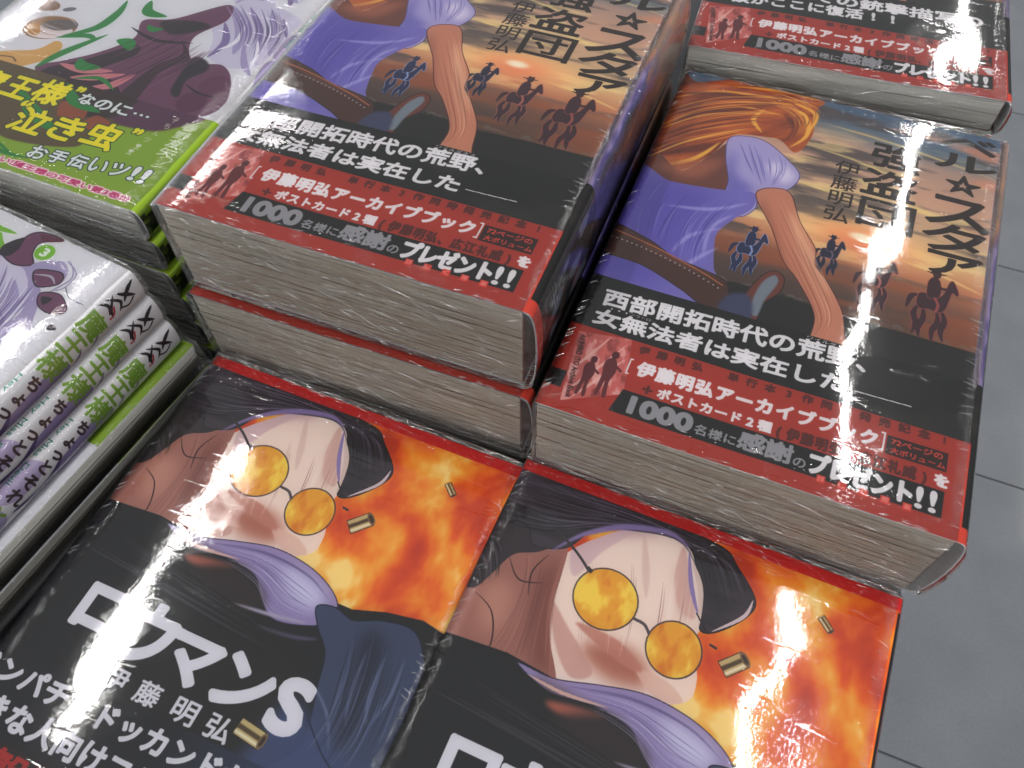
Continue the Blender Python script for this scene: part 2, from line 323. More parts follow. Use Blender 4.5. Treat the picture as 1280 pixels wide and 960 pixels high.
def western_band(kind=0):
    cv = Canvas(128+SP, 60, BLK); h, w = cv.h, cv.w
    n = fbm(h, w, 20, 12, 501, 3); cv.put(np.clip((n-.5)*3, 0, 1), (54, 50, 46), .6)
    cv.rect(0, 0, 200, 34.6, RED)
    W_ = (238, 234, 238)
    if kind == 0:
        cv.row('西部開拓時代の荒野、', 6.5, 101, 45.0, 52.8, W_, .36, math.radians(2.6), .9)
        cv.row('女無法者は実在した', 6, 91, 36.4, 43.4, W_, .36, math.radians(1.3), .9)
        cv.stroke([(92, 41), (110, 41.6)], W_, .35)
        cv.text('ワイルダネス', 74.5, 56.2, 89, 57.8, W_, 0); cv.text('・・・', 10, 44.3, 16, 45, W_, .1); cv.text('アウトロー', 17, 44.1, 26, 45.2, W_)
    else:
        cv.row('での銃撃描写の', 46, 120, 47.5, 55.5, W_, .4, math.radians(1.0), .9)
        cv.row('談がここに復活!!', 12, 86, 37.4, 45, W_, .4, math.radians(2.4), .9)
    cv.rect(0, 8.2, 5, 14.8, BLK)
    # thumbnail of a pink monochrome picture
    q = [(3.2, 31.5), (20.8, 34.6), (24.6, 13.0), (6.6, 3.4)]
    m = cv.poly(q, (206, 106, 100), smooth=False)
    t = fbm(h, w, 3.2, 5, 611, 4, ox=np.zeros((h, w)), oy=.6*np.meshgrid(np.arange(w)/PX, np.arange(h)/PX)[0])
    cv.put(np.clip((t-.58)*9, 0, 1)*m, (136, 54, 54), .7); cv.put(np.clip((.44-t)*9, 0, 1)*m, (236, 176, 170), .85)
    for a in ([(6, 6), (12, 16), (20, 32)], [(9, 5), (15, 15), (21, 26)], [(5, 14), (10, 24), (14, 33)]): cv.stroke(a, (242, 196, 188), 1.1, taper=True, alpha=.8)
    for fx, fy, fs in ((11.5, 8, 1.0), (17.5, 10, 1.15)):          # two small standing figures in silhouette
        cv.poly([(fx-1.6*fs, fy), (fx-1.4*fs, fy+6*fs), (fx-2*fs, fy+11*fs), (fx-.6*fs, fy+13*fs), (fx+1*fs, fy+12.6*fs), (fx+2*fs, fy+9*fs), (fx+1.2*fs, fy+5*fs), (fx+1.8*fs, fy), (fx+.6*fs, fy), (fx, fy+5*fs), (fx-.6*fs, fy)], (104, 36, 42))
        cv.ell(fx+.2, fy+14.3*fs, 1.1*fs, 1.4*fs, (88, 30, 36)); cv.stroke([(fx+1*fs, fy+11*fs), (fx+3.4*fs, fy+9.4*fs)], (104, 36, 42), .9)
    cv.text('AKIHIRO ITO Archive Book', 6.8, 4.2, 32.2, 6.0, (60, 20, 22), .05, rot=math.radians(-262)) if False else cv.text('AKIHIRO ITO Archive Book', 4.0, 30.6, 29.8, 32.6, (50, 18, 20), .07, rot=math.radians(-82))
    D_ = (92, 30, 26)
    cv.row('伊藤明弘 単行本3作同時発売記念!', 24.3, 125, 30.0, 33.4, D_, .22, math.radians(.6), .58)
    cv.text('[', 22.6, 20.8, 23.8, 27.2, W_); cv.text(']', 102.6, 22.0, 104, 29, W_)
    cv.row('伊藤明弘アーカイブブック', 26, 103, 21.2, 27.2, W_, .38, math.radians(.9), .88)
    cv.rect(104.6, 21.6, 122.4, 28.4, (52, 22, 22)); cv.text('72ページの', 105.8, 25.4, 121, 27.8, (226, 74, 58), .1); cv.text('大ボリューム', 105.8, 22.2, 122, 24.6, (226, 74, 58), .1)
    cv.text('+', 29.6, 15.6, 33, 19, D_, .2)
    cv.row('ポストカード2種', 34.6, 71.5, 14.6+.8, 19.0+.6, W_, .26, math.radians(.3), .9)
    cv.row('(伊藤明弘、広江礼威)', 71.5, 119, 15.3, 19.9, D_, .28, 0, .86)
    cv.text('を', 119.2, 15.8, 123.6, 20.4, W_, .32)
    cv.poly([(24, 14.8), (122.6, 14.8), (122.6, 5.6), (22, 5.6)], BLK, smooth=False)
    G_ = (158, 156, 162)
    cv.text('1000', 27.2, 6.6, 48.2, 13.8, G_, .62); cv.row('名様に', 49, 62.6, 7.3, 11, G_, .13); cv.row('感謝', 62.6, 79.2, 7.0, 13.8, G_, .34, 0, .95); cv.text('の', 79.4, 7.2, 83.2, 10.6, G_, .13)
    cv.row('プレゼント', 83.6, 114.6, 6.2, 14.2, W_, .5, 0, .98); cv.text('!!', 114.8, 6.4, 121, 14.0, W_, .3)
    for k, ch in enumerate('詳しく帯裏'): cv.rect(87+k*6.2, 4.6, 89.6+k*6.2, 7.0, (222, 66, 52)); cv.text(ch, 87.3+k*6.2, 4.9, 89.3+k*6.2, 6.7, (250, 170, 160))
    # spine side of the band
    X, Y = np.meshgrid(np.arange(w)/PX, np.arange(h)/PX)
    cv.rect(128.4, 5, 170, 34.6, BLK); cv.rect(126.5, 0, 170, 5.2, RED)
    m = (X > 134)*(Y > 12)*(Y < 60); n = fbm(h, w, 5, 9, 733, 4)
    cv.put(m*np.clip((n-.47)*8, 0, 1), (140, 146, 168), .8); cv.put(m*np.clip((fbm(h, w, 6, 8, 812, 3)-.62)*8, 0, 1), (150, 52, 46), .8)
    return cv.image('western_band_print')

# ------------------------------------------------------------------ front print of the flame volume
def flame(cv, seed):
    h, w = cv.h, cv.w
    wx = 9*fbm(h, w, 18, 26, seed+1, 3); wy = 9*fbm(h, w, 18, 26, seed+7, 3)
    n = fbm(h, w, 12, 16, seed+20, 4, wx, wy); n = np.clip((n-.24)/.54, 0, 1)
    st = [(0, (196, 62, 30)), (.25, (216, 80, 28)), (.45, (230, 106, 28)), (.64, (238, 142, 38)), (.84, (242, 176, 64)), (1, (248, 220, 140))]
    return np.stack([np.interp(n, [a for a, _ in st], [c[k]/255 for _, c in st]) for k in range(3)], -1).astype(np.float32)
def casing_print(cv, cx, cy, ln, r, a):
    c, s = math.cos(a), math.sin(a)
    def T(x, y): return (cx+c*x-s*y, cy+s*x+c*y)
    cv.poly([T(-ln, -r), T(ln, -r), T(ln, r), T(-ln, r)], (206, 186, 130), smooth=False, line=(60, 44, 30), lw=.35)
    cv.poly([T(-ln, -r*.2), T(ln, -r*.2), T(ln, r*.35), T(-ln, r*.35)], (84, 66, 42), smooth=False, soft=.15)
    cv.poly([T(-ln, -r*.75), T(ln, -r*.75), T(ln, -r*.45), T(-ln, -r*.45)], (246, 238, 208), smooth=False, soft=.12)
    cv.ell(*T(ln, 0), r*.45, r*1.02, (126, 100, 70), a); cv.ell(*T(ln, 0), r*.25, r*.66, (60, 44, 34), a)
def noir_front():
    cv = Canvas(128+SP, 182, (40, 40, 44)); h, w = cv.h, cv.w
    cv.a[:] = flame(cv, 900)
    # cream plane
    cream = [(46, 174), (32, 163), (24, 152), (24, 140), (30, 126), (37, 114), (58, 118), (74, 124), (76, 132), (72, 142), (73, 152), (70, 166), (62, 177)]
    m = cv.poly(cream, (240, 220, 210))
    cv.shade([(28, 158), (38, 166), (50, 172), (44, 174), (30, 164)], (190, 150, 160), m, 2, .6)
    cv.shade([(40, 128), (52, 133), (60, 130), (62, 124), (50, 122)], (176, 104, 84), m, 2.2, .9)
    cv.shade([(60, 164), (66, 158), (68, 148), (64, 152)], (206, 170, 160), m, 1.5, .9)
    for p, c in [([(26, 158), (34, 166), (44, 172), (36, 160), (30, 148)], (214, 184, 190)), ([(60, 172), (66, 160), (70, 150), (64, 152), (60, 162)], (216, 176, 166)), ([(46, 172), (52, 160), (54, 150), (50, 158)], (222, 194, 188)),
                 ([(26, 138), (34, 132), (46, 122), (40, 118), (32, 126)], (206, 160, 150)), ([(58, 128), (68, 128), (74, 124), (66, 122)], (226, 190, 176)), ([(36, 134), (50, 134), (60, 128), (52, 128)], (196, 132, 116))]:
        L = spline(p); mk = blur(cv.mask([L]), 2)*m; cv.put(mk, c, .85)
    strands(cv, [(28, 156), (34, 142), (38, 124)], [(66, 166), (68, 150), (70, 130)], 22, [(176, 130, 130), (120, 84, 92), (252, 240, 232)], .3, RNG, alpha=.55)
    # rose-brown rounded forms on the left
    cv.poly([(-6, 184), (-6, 100), (16, 100), (24, 150), (20, 184)], (54, 44, 50))
    rose = [(9, 147), (16, 151), (24, 157), (26, 148), (27, 138), (30, 127), (37, 112), (18, 110), (-4, 112), (-4, 128), (2, 132), (5, 138)]
    m = cv.poly(rose, (168, 112, 100)); cv.shade([(24, 152), (27, 136), (34, 116), (28, 118), (20, 140)], (122, 62, 54), m, 3, .85)
    cv.shade([(4, 132), (12, 138), (16, 126), (10, 120)], (196, 142, 126), m, 2.5, .9)
    strands(cv, [(12, 150), (16, 136), (14, 120), (10, 112)], [(26, 154), (27, 138), (32, 122), (36, 114)], 26, [(140, 84, 76), (190, 136, 122), (108, 62, 58)], .8, RNG, alpha=.35)
    for a in ([(2, 131), (10, 127), (14, 118), (12, 112)], [(8, 146), (14, 140), (22, 142)], [(20, 152), (17, 144), (19, 136)]): cv.stroke(a, (60, 34, 36), .5, taper=True)
    # dark sweep across the top with a violet rim
    dark = [(-4, 180), (30, 181), (54, 178.5), (72, 176.5), (78, 172), (86, 163.5), (85, 157), (78, 149), (73, 147), (71, 152), (66, 166), (61, 172.5), (50, 174.5), (40, 171.5), (30, 165), (24, 156), (14, 153), (10, 158), (4, 158), (-4, 150)]
    m = cv.poly(dark, (48, 42, 48), line=(24, 20, 26), lw=.4)
    st = fbm(h, w, 30, 6, 1300, 4); cv.put(np.clip((st-.5)*5, 0, 1)*m, (78, 66, 78), .7)
    strands(cv, [(-4, 176), (24, 178), (52, 177), (76, 172), (84, 162)], [(-4, 156), (14, 158), (34, 169), (60, 173), (74, 150)], 80, [(30, 26, 32), (84, 74, 92), (112, 98, 120), (22, 20, 24)], .7, RNG, alpha=.7)
    strands(cv, [(-4, 154), (4, 148), (8, 138)], [(-4, 138), (0, 134), (2, 130)], 16, [(30, 26, 32), (84, 74, 84)], .6, RNG)
    cv.stroke([(20, 153), (28, 163), (40, 171), (54, 174.6), (62, 172)], (142, 124, 178), 2.2, taper=True, soft=.3)
    cv.stroke([(85.5, 163), (84, 156.5), (76, 148)], (222, 206, 214), 1.2, taper=True)
    cv.stroke([(62, 171), (66, 160), (71, 151)], (146, 128, 186), 1.5, taper=True)
    cv.stroke([(64, 168), (69, 160), (72, 148)], (226, 202, 192), 1.8, taper=True); cv.stroke([(70, 152), (74.5, 147.5)], (30, 26, 30), .5)
    # a pair of round amber glasses
    for cx, cy, rx, ry in [(42, 145, 10.2, 9.8), (66.8, 138.2, 8.4, 8.6)]:
        cv.ell(cx, cy, rx+.5, ry+.5, (78, 66, 70)); mm = cv.ell(cx, cy, rx, ry, (232, 170, 50))
        fl = fbm(h, w, 5, 9, 77, 4); cv.put(np.clip((fl-.5)*6, 0, 1)*mm, (246, 222, 90), .85); cv.put(np.clip((.44-fl)*6, 0, 1)*mm, (214, 122, 30), .8)
    cv.stroke([(19, 161), (28, 156), (34, 151.5)], (60, 52, 56), .9); cv.stroke([(33, 152.5), (35, 151.5)], (60, 52, 56), 1.4)
    cv.stroke([(52, 142.5), (56, 142), (58.5, 139.6)], (84, 74, 80), 1.0)
    cv.stroke([(76.5, 144), (79, 143.6)], (60, 52, 56), .8)
    # lilac band over a dark field
    cv.poly([(-5, 115), (20, 117), (36, 115.5), (50, 119.3), (63, 122), (76, 121), (86, 117.6), (92, 113.5), (97, 113.5), (108, 117), (120, 119), (132, 117), (170, 110), (170, -5), (-5, -5)], (23, 23, 27), smooth=False)
    band = [(24, 115.5), (36, 115.5), (50, 119.3), (63, 122), (76, 121), (86, 117.6), (92, 113), (92, 108), (88, 104), (76, 101), (68, 105), (62, 111), (50, 113), (36, 111.5)]
    m = cv.poly(band, (156, 140, 188), line=(60, 50, 80), lw=.35); cv.shade([(70, 118), (84, 116), (88, 110), (80, 108), (72, 112)], (214, 212, 234), m, 2.5, .9)
    cv.shade([(30, 114), (48, 113), (60, 112), (56, 108), (40, 109)], (104, 84, 92), m, 1.4, .8)
    cv.poly([(36, 108.5), (44, 110.5), (54, 111), (48, 107), (40, 106.5)], (176, 96, 78), soft=.8); cv.stroke([(28, 113.5), (40, 112.6), (54, 114)], (222, 180, 172), 1.1, taper=True)
    cv.poly([(52, 111), (62, 110), (70, 104), (62, 98), (50, 100), (40, 104)], (48, 36, 38), soft=1.6)
    cv.stroke([(60, 100.5), (74, 102), (86, 104)], (186, 178, 204), 1.3, taper=True, soft=.3); cv.stroke([(70, 97), (84, 98.5), (92, 101)], (110, 98, 138), 1.2, taper=True, soft=.4)
    cv.poly([(56, 100), (66, 97), (90, 96), (94, 70), (70, 58), (40, 70)], (36, 32, 32), soft=4, alpha=.6)
    strands(cv, [(40, 115), (60, 120), (78, 119), (90, 113)], [(46, 112), (62, 110), (74, 103), (88, 105)], 26, [(120, 106, 160), (206, 200, 226), (98, 84, 130)], .5, RNG, alpha=.6)
    strands(cv, [(4, 112), (24, 108), (50, 104), (84, 98)], [(4, 96), (30, 94), (60, 92), (92, 90)], 24, [(60, 58, 68), (20, 20, 24), (78, 70, 84)], .8, RNG, alpha=.5)
    # folded slate-blue cloth
    sl = [(86, 110), (92, 112), (99, 110.5), (108, 114), (118, 115), (124, 110), (127.5, 100), (128, 60), (96, 58), (103, 72), (99, 88), (96, 98), (90, 104)]
    m = cv.poly(sl, (62, 72, 104), line=(26, 28, 48), lw=.4); cv.shade([(104, 108), (108, 90), (112, 76), (118, 90), (112, 108)], (38, 42, 66), m, 2, .9)
    for a in ([(108, 104), (109, 92), (112, 82)], [(114, 106), (115, 92), (118, 84)], [(98, 88), (106, 82), (112, 72)], [(120, 106), (121, 94), (119, 84)]): cv.stroke(a, (116, 128, 164), .9, taper=True, alpha=.8, soft=.2)
    cv.poly([(94, 82), (112, 74), (128, 70), (128, 40), (80, 40), (88, 64)], (66, 80, 124), soft=2.5, alpha=.9)
    cv.stroke([(100, 80), (110, 72), (118, 68)], (34, 40, 70), .5)
    strands(cv, [(100, 108), (104, 94), (106, 80), (104, 70)], [(122, 112), (124, 96), (124, 80), (122, 66)], 34, [(36, 42, 66), (104, 116, 152), (28, 32, 52), (82, 94, 132)], .6, RNG, alpha=.65)
    # brass casings and title
    casing_print(cv, 85, 141, 4.0, 2.5, .78); casing_print(cv, 108.3, 164.3, 2.6, 1.1, -.75); casing_print(cv, 87.2, 68.8, 4.6, 2.5, -.12)
    T_ = (226, 224, 234)
    for ch, x0, y0, x1, y1, b in [('ロ', 14.2, 74.6, 31, 89.6, 1.0), ('ウ', 31.2, 71.5, 50.5, 91.7, 1.0), ('マ', 49.4, 72, 68, 87.4, 1.0), ('ン', 68.8, 71.8, 87.4, 88.7, 1.05), ('S', 88.2, 71.2, 100.4, 88.8, 1.2)]:
        cv.text(ch, x0, y0, x1, y1, T_, b)
    for ch, x in zip('伊藤明弘', (36, 48, 61.4, 73.6)): cv.text(ch, x, 62.8, x+8.4, 70, T_, .22)
    cv.rect(-1, 177.8, 170, 182.1, (200, 28, 28))
    for k in range(60):                                  # nicks in the red trim
        x = RNG.random()*126; y = 178.2+RNG.random()*3.4; cv.stroke([(x, y), (x+.6+RNG.random()*1.6, y-.3)], (232, 120, 118), .18, smooth=False, alpha=.7)
    cv.rect(128.6, -1, 170, 177, (24, 24, 26)); cv.rect(133, 120, 160, 160, (150, 36, 32)); cv.vtext('ロウマンS', 141, 153, 116, 9, 2, T_, .2)
    return cv.image('noir_print')
def noir_band():
    cv = Canvas(128+SP, 63, (26, 26, 31)); h, w = cv.h, cv.w
    X, Y = np.meshgrid(np.arange(w)/PX, np.arange(h)/PX)
    cv.put(np.clip((X-62)/40, 0, 1), (56, 68, 108), .9); cv.put(np.clip((.5-fbm(h, w, 24, 16, 55, 3))*4, 0, 1), (30, 32, 40), .5)
    T_ = (224, 222, 232)
    cv.row('ドンパチとドッカンドが', -4.5, 95, 50.8, 58.8, T_, .42, math.radians(.6), .9)
    cv.row('好きな人向けコミック!', -1, 98, 40.4, 48.8, T_, .42, math.radians(.2), .9)
    cv.rect(0, 0, 128, 38, (46, 22, 24), .8)
    cv.row('銃撃戦の巨匠', 3, 100, 24, 36.5, (176, 40, 36), .3, 0, .9); cv.row('伊藤明弘単行本3作同時発売', 3, 120, 14, 20, (176, 40, 36), .2)
    return cv.image('noir_band_print')

# ------------------------------------------------------------------ the white comic with green band
SPT = 17.0
GRN = (138, 170, 42)
def comic_front():
    cv = Canvas(128+SPT, 182, (220, 219, 226)); h, w = cv.h, cv.w
    L1, L2, L3, MR, MD = (168, 156, 194), (206, 200, 220), (134, 118, 166), (112, 64, 96), (44, 34, 46)
    # title pieces in brushed green, top of the cover
    for a in ([(62, 176), (72, 175), (82, 176)], [(76, 174), (80, 170), (86, 168)], [(40, 176), (44, 168), (40, 158)], [(50, 172), (60, 168), (52, 160)]):
        cv.stroke(a, (118, 178, 44), 2.4, taper=True)
    # lilac sweeps and maroon forms, upper right (seen on the pile turned to the left)
    cv.poly([(60, 164), (74, 170), (85, 167), (98, 167), (104, 160), (108, 150), (104, 138), (110, 128), (100, 120), (84, 130), (66, 140)], L2)
    for a, c, t in [([(84, 166), (98, 167), (107, 160), (109, 146)], L1, 5), ([(98, 160), (106, 150), (104, 136), (96, 126)], L1, 6), ([(90, 152), (96, 140), (92, 124)], L1, 4),
                    ([(104, 148), (112, 140), (116, 130)], L3, 4), ([(72, 168), (84, 162), (92, 150)], L1, 4), ([(108, 158), (113, 150), (112, 140), (118, 134)], L1, 4.5),
                    ([(70, 156), (80, 146), (82, 130)], L1, 4), ([(108, 176), (115, 170), (113, 160), (120, 155)], L3, .5), ([(99, 164), (109, 160), (116, 150), (122, 142)], L1, 2.5), ([(116, 150), (120, 144), (118, 134)], L2, 3)]:
        cv.stroke(a, c, t, taper=True)
    cv.poly([(84, 167), (88, 170), (86, 177), (90, 181), (99.5, 181.5), (93, 177), (94, 172), (98, 168), (92, 165)], MR, line=MD, lw=.5)
    cv.poly([(84, 166), (88, 168), (86, 176), (82, 170)], MD); cv.poly([(90, 180), (99.6, 181.6), (94, 178)], (98, 40, 64))
    cv.poly([(98, 168), (106, 174), (112, 171), (113, 165), (106, 163)], L1); cv.poly([(101, 166.5), (110, 170), (113, 166), (107, 161.5)], MR, line=MD, lw=.5); cv.stroke([(102, 165), (108, 167), (112, 165)], (180, 172, 190), .9, taper=True)
    cv.poly([(110.5, 160), (117, 162.6), (124, 158.5), (121, 155), (114, 155.5)], MR, line=MD, lw=.4); cv.poly([(112, 159), (116, 160), (115, 156.6)], MD)
    cv.stroke([(108, 175), (115, 172), (116, 166), (114, 163)], L3, .35); cv.stroke([(116, 166), (121, 163), (127, 163)], (90, 80, 110), .3)
    cv.poly([(124, 152), (127, 151), (124, 149.5)], MD)
    cv.ell(97.6, 174.2, 3.8, 3.5, (122, 184, 44)); cv.text('3', 96.2, 172.2, 99.2, 176.2, (236, 240, 236), .25)
    # lower part (seen on the pile at the back): maroon cloth, brushed green title, brown round form, tan scroll
    cv.poly([(88, 112), (98, 118), (96, 130), (128, 122), (128, 94), (118, 84), (104, 86), (98, 98)], L2)
    for a, c, t in [([(92, 122), (106, 108), (112, 92)], L1, 6), ([(100, 124), (114, 110), (122, 92)], L3, 3), ([(110, 126), (122, 108), (127, 96)], L1, 5), ([(96, 110), (104, 98), (103, 86)], L3, 3.5),
                    ([(112, 100), (120, 88), (127, 82)], L1, 3), ([(118, 122), (127, 110)], L3, 2), ([(104, 116), (108, 100), (104, 92)], (236, 234, 242), 2), ([(115, 106), (121, 96), (124, 86)], (236, 234, 242), 1.6)]:
        cv.stroke(a, c, t, taper=True)
    cv.poly([(40, 54), (48, 62), (58, 72), (66, 86), (62, 98), (74, 104), (90, 122), (96, 112), (90, 96), (96, 84), (104, 82), (112, 84), (120, 78), (127, 64), (124, 54), (110, 46), (88, 46), (60, 46)], MR)
    cv.poly([(44, 53), (56, 66), (70, 82), (74, 76), (66, 62), (78, 58), (86, 48), (60, 46)], (52, 34, 46)); cv.poly([(86, 92), (92, 84), (86, 72), (84, 50), (92, 50), (91, 70), (97, 82)], (60, 36, 50))
    cv.poly([(98, 84), (104, 84), (108, 79), (104, 70), (107, 60), (102, 62), (99, 74)], MD, soft=.4); cv.ell(117, 71, 6.5, 7, (104, 52, 86)); cv.ell(114, 59, 6, 6.5, (98, 46, 80)); cv.stroke([(105, 68), (113, 65), (122, 65)], MD, 1.2, taper=True)
    cv.poly([(70, 100), (84, 106), (92, 104), (80, 94)], (44, 34, 44), soft=.5); cv.stroke([(60, 92), (76, 88), (92, 92)], (44, 34, 44), 2, taper=True)
    for a in ([(48, 60), (60, 60), (72, 64)], [(58, 54), (68, 58), (78, 64)], [(70, 52), (77, 56), (82, 66)]): cv.stroke(a, (206, 128, 138), 4.2, taper=True)
    cv.ell(27, 79, 12, 8.5, (150, 112, 76), .3); cv.ell(29, 76.5, 10, 5, (228, 216, 222), .3); cv.ell(30, 82, 8, 4, (110, 102, 104), .3); cv.poly([(17, 76), (22, 72), (26, 73), (20, 80)], (196, 144, 66))
    cv.ell(14, 92, 7, 4, (140, 104, 84)); cv.ell(26, 93, 3, 1.6, (112, 112, 124), .5); cv.ell(12, 60, 3, 1.6, (112, 112, 124), .5)
    cv.poly([(10, 50), (20, 58), (32, 64), (36, 72), (41, 70), (42, 62), (34, 52), (26, 46)], (212, 168, 98)); cv.stroke([(18, 54), (26, 56), (30, 54)], (120, 90, 60), .8)
    G2 = (38, 136, 62)
    for a, t in [([(46, 108), (48, 98), (46, 86), (36, 76)], 4.5), ([(56, 112), (60, 104), (70, 104)], 5), ([(34, 74), (46, 80), (52, 78)], 3), ([(54, 84), (44, 66), (40, 54)], 4), ([(54, 66), (58, 62), (66, 64)], 5.5), ([(60, 82), (66, 82), (70, 78)], 6), ([(60, 54), (70, 58), (80, 54)], 2.2), ([(66, 96), (70, 94), (74, 96)], 3.5)]:
        cv.stroke(a, G2, t, taper=True)
    strands(cv, [(88, 122), (104, 108), (112, 90)], [(112, 128), (124, 112), (127, 92)], 46, [(120, 104, 156), (90, 76, 120), (240, 238, 246), (176, 164, 204)], .6, RNG)
    strands(cv, [(82, 164), (92, 150), (92, 126)], [(108, 162), (110, 150), (112, 132)], 44, [(120, 104, 156), (96, 84, 130), (240, 238, 246), (176, 164, 204)], .5, RNG)
    strands(cv, [(50, 58), (64, 80), (76, 102)], [(92, 54), (100, 76), (104, 92)], 30, [(70, 38, 62), (140, 88, 122), (52, 30, 46)], .7, RNG, alpha=.6)
    strands(cv, [(18, 76), (28, 72), (38, 76)], [(20, 86), (30, 88), (38, 84)], 16, [(100, 74, 56), (190, 150, 110), (236, 228, 230)], .5, RNG)
    # spine
    cv.rect(127, -1, 128+SPT, 183, (218, 216, 220))
    cv.poly([(137, 140), (141, 146), (146, 140), (146, 120), (140, 118), (138, 126)], (150, 138, 178)); cv.poly([(128, 112), (136, 116), (138, 104), (132, 96), (128, 98)], (178, 164, 196))
    cv.poly([(128, 92), (140, 96), (146, 84), (146, 60), (134, 70)], (172, 160, 194)); cv.stroke([(138, 122), (143, 112), (140, 98)], (96, 84, 128), 3, taper=True)
    for y in (160, 152): cv.stroke([(139, y), (141.5, y-2), (143.5, y-6)], (120, 110, 140), 1.0, taper=True)
    K = (30, 28, 34)
    cv.stroke([(132.5, 180.5), (134.5, 176.5), (137.5, 173.5)], K, 1.7, taper=True); cv.stroke([(138.6, 178.5), (135.5, 175.5), (132.6, 172.8)], K, 1.5, taper=True)
    cv.stroke([(138.4, 177.5), (140, 174.5), (138.4, 171.5)], K, .7); cv.stroke([(131.6, 168.5), (136, 172.4), (139.4, 170.4)], K, 1.2, taper=True); cv.stroke([(132, 171.6), (136, 168), (139.6, 167.2)], K, 1.2, taper=True)
    cv.stroke([(131, 165.6), (134, 168), (137.5, 166.4)], K, 1.2, taper=True); cv.stroke([(135.5, 169.4), (138.4, 168), (138.8, 165.6)], (176, 60, 66), .8)
    cv.vtext('魔王様', 130.8, 140.6, 164.2, 8.8, .5, (122, 160, 58), .26)
    cv.vtext('ちょっと', 133.0, 139.2, 135.6, 5.0, .9, (62, 50, 56), .26); cv.vtext('それ', 132.6, 139.4, 111.6, 5.6, .9, (62, 50, 56), .26); cv.vtext('とって!!', 132.2, 139.6, 97.6, 6.4, .8, (122, 156, 60), .28)
    cv.text('Hey', 129.0, 133, 136.5, 135.0, (44, 120, 96), .05, rot=math.radians(-90)); cv.text('Miss', 129.0, 123.5, 136.5, 125.5, (44, 120, 96), .05, rot=math.radians(-90)); cv.text('Devil', 129.0, 113, 138, 115, (44, 120, 96), .05, rot=math.radians(-90))
    return cv.image('comic_print')
def comic_band():
    cv = Canvas(128+SPT, 53, GRN); h, w = cv.h, cv.w
    cv.poly([(-5, 30), (20, 36), (44, 22), (60, 14), (88, 20), (90, 34), (104, 38), (112, 44), (121, 52), (112, 60), (-5, 60)], (96, 78, 52), soft=.3)
    cv.poly([(84, 60), (86, 44), (92, 38), (106, 37.5), (116, 42), (125, 56)], (92, 52, 82), soft=.5); cv.poly([(60, 60), (62, 44), (80, 36), (92, 42), (90, 60)], (58, 38, 40), soft=.6)
    for p in ([(66, 40), (76, 42), (80, 34), (70, 32)], [(84, 38), (92, 36), (90, 30), (82, 32)], [(50, 40), (58, 44), (60, 36)]): cv.poly(p, (150, 78, 52))
    for a, t in [([(44, 40), (60, 30), (76, 24)], 6), ([(60, 50), (70, 42), (84, 40)], 5), ([(40, 16), (60, 8), (76, 8)], 2)]: cv.stroke(a, (40, 132, 60), t, taper=True)
    cv.stroke([(20, 4), (50, 12), (72, 6)], (40, 132, 60), 1.5, taper=True)
    cv.rect(0, 0, 6, 53, GRN)
    Y_ = (238, 224, 20); W_ = (234, 236, 240); E_ = (40, 74, 40)
    cv.row('"魔王様', 8, 65, 36.5, 50, Y_, .4, math.radians(2), .95) if False else None
    for ch, x0, x1, y0, y1 in [('魔', 22, 36, 33.5, 46.5), ('王', 37.5, 50, 34, 47), ('様', 50.5, 65, 35.5, 50), ('”', 66, 70, 47, 50.5)]: cv.text(ch, x0, y0, x1, y1, Y_, .5, outline=E_, ow=.5)
    for ch, x0, x1, y0, y1 in [('な', 70.5, 77.5, 41.4, 48), ('の', 78.5, 86, 41.4, 47.4), ('に', 87, 95, 41.6, 48), ('…', 96.5, 104, 44, 45.4)]: cv.text(ch, x0, y0, x1, y1, W_, .3, outline=(30, 50, 30), ow=.35)
    for ch, x0, x1, y0, y1 in [('“', 51, 56, 31.5, 35.5), ('泣', 54, 70, 18.5, 33), ('き', 71.5, 85, 20.5, 34), ('虫', 86.5, 101.5, 22, 36.5), ('”', 103, 107.4, 34.5, 38)]: cv.text(ch, x0, y0, x1, y1, Y_, .5, outline=E_, ow=.5)
    for i, ch in enumerate('お手伝いッ'): cv.text(ch, 73.5+i*8.6, 8.6+i*.9, 81+i*8.6, 15.6+i*.9, W_, .25, outline=(24, 52, 48), ow=.45)
    cv.text('!!', 117, 12.4, 124.5, 20.2, W_, .4, outline=(24, 52, 48), ow=.45)
    cv.text('残念かわいい!魔王様の可愛い第3巻!!!', 40, 2.6, 125, 5.8, (196, 44, 110), .16, outline=(244, 222, 232), ow=.5)
    for ch, x, y in zip('子ちんッ!!', (113.5, 112.5, 111, 110, 109, 108.2), (45.5, 41.5, 36.5, 32, 27.5, 24)): cv.text(ch, x, y, x+2.6, y+3, (214, 218, 196), .03)
    cv.vtext('春野友矢', 119.5, 125.5, 47.5, 4.4, .6, (226, 232, 214), .12)
    X, Y = np.meshgrid(np.arange(w)/PX, np.arange(h)/PX)
    n = fbm(h, w, 4, 7, 1733, 4); cv.put((X > 133)*np.clip((n-.44)*9, 0, 1), (34, 52, 22), .92)
    return cv.image('comic_band_print')

# ================================================================== materials

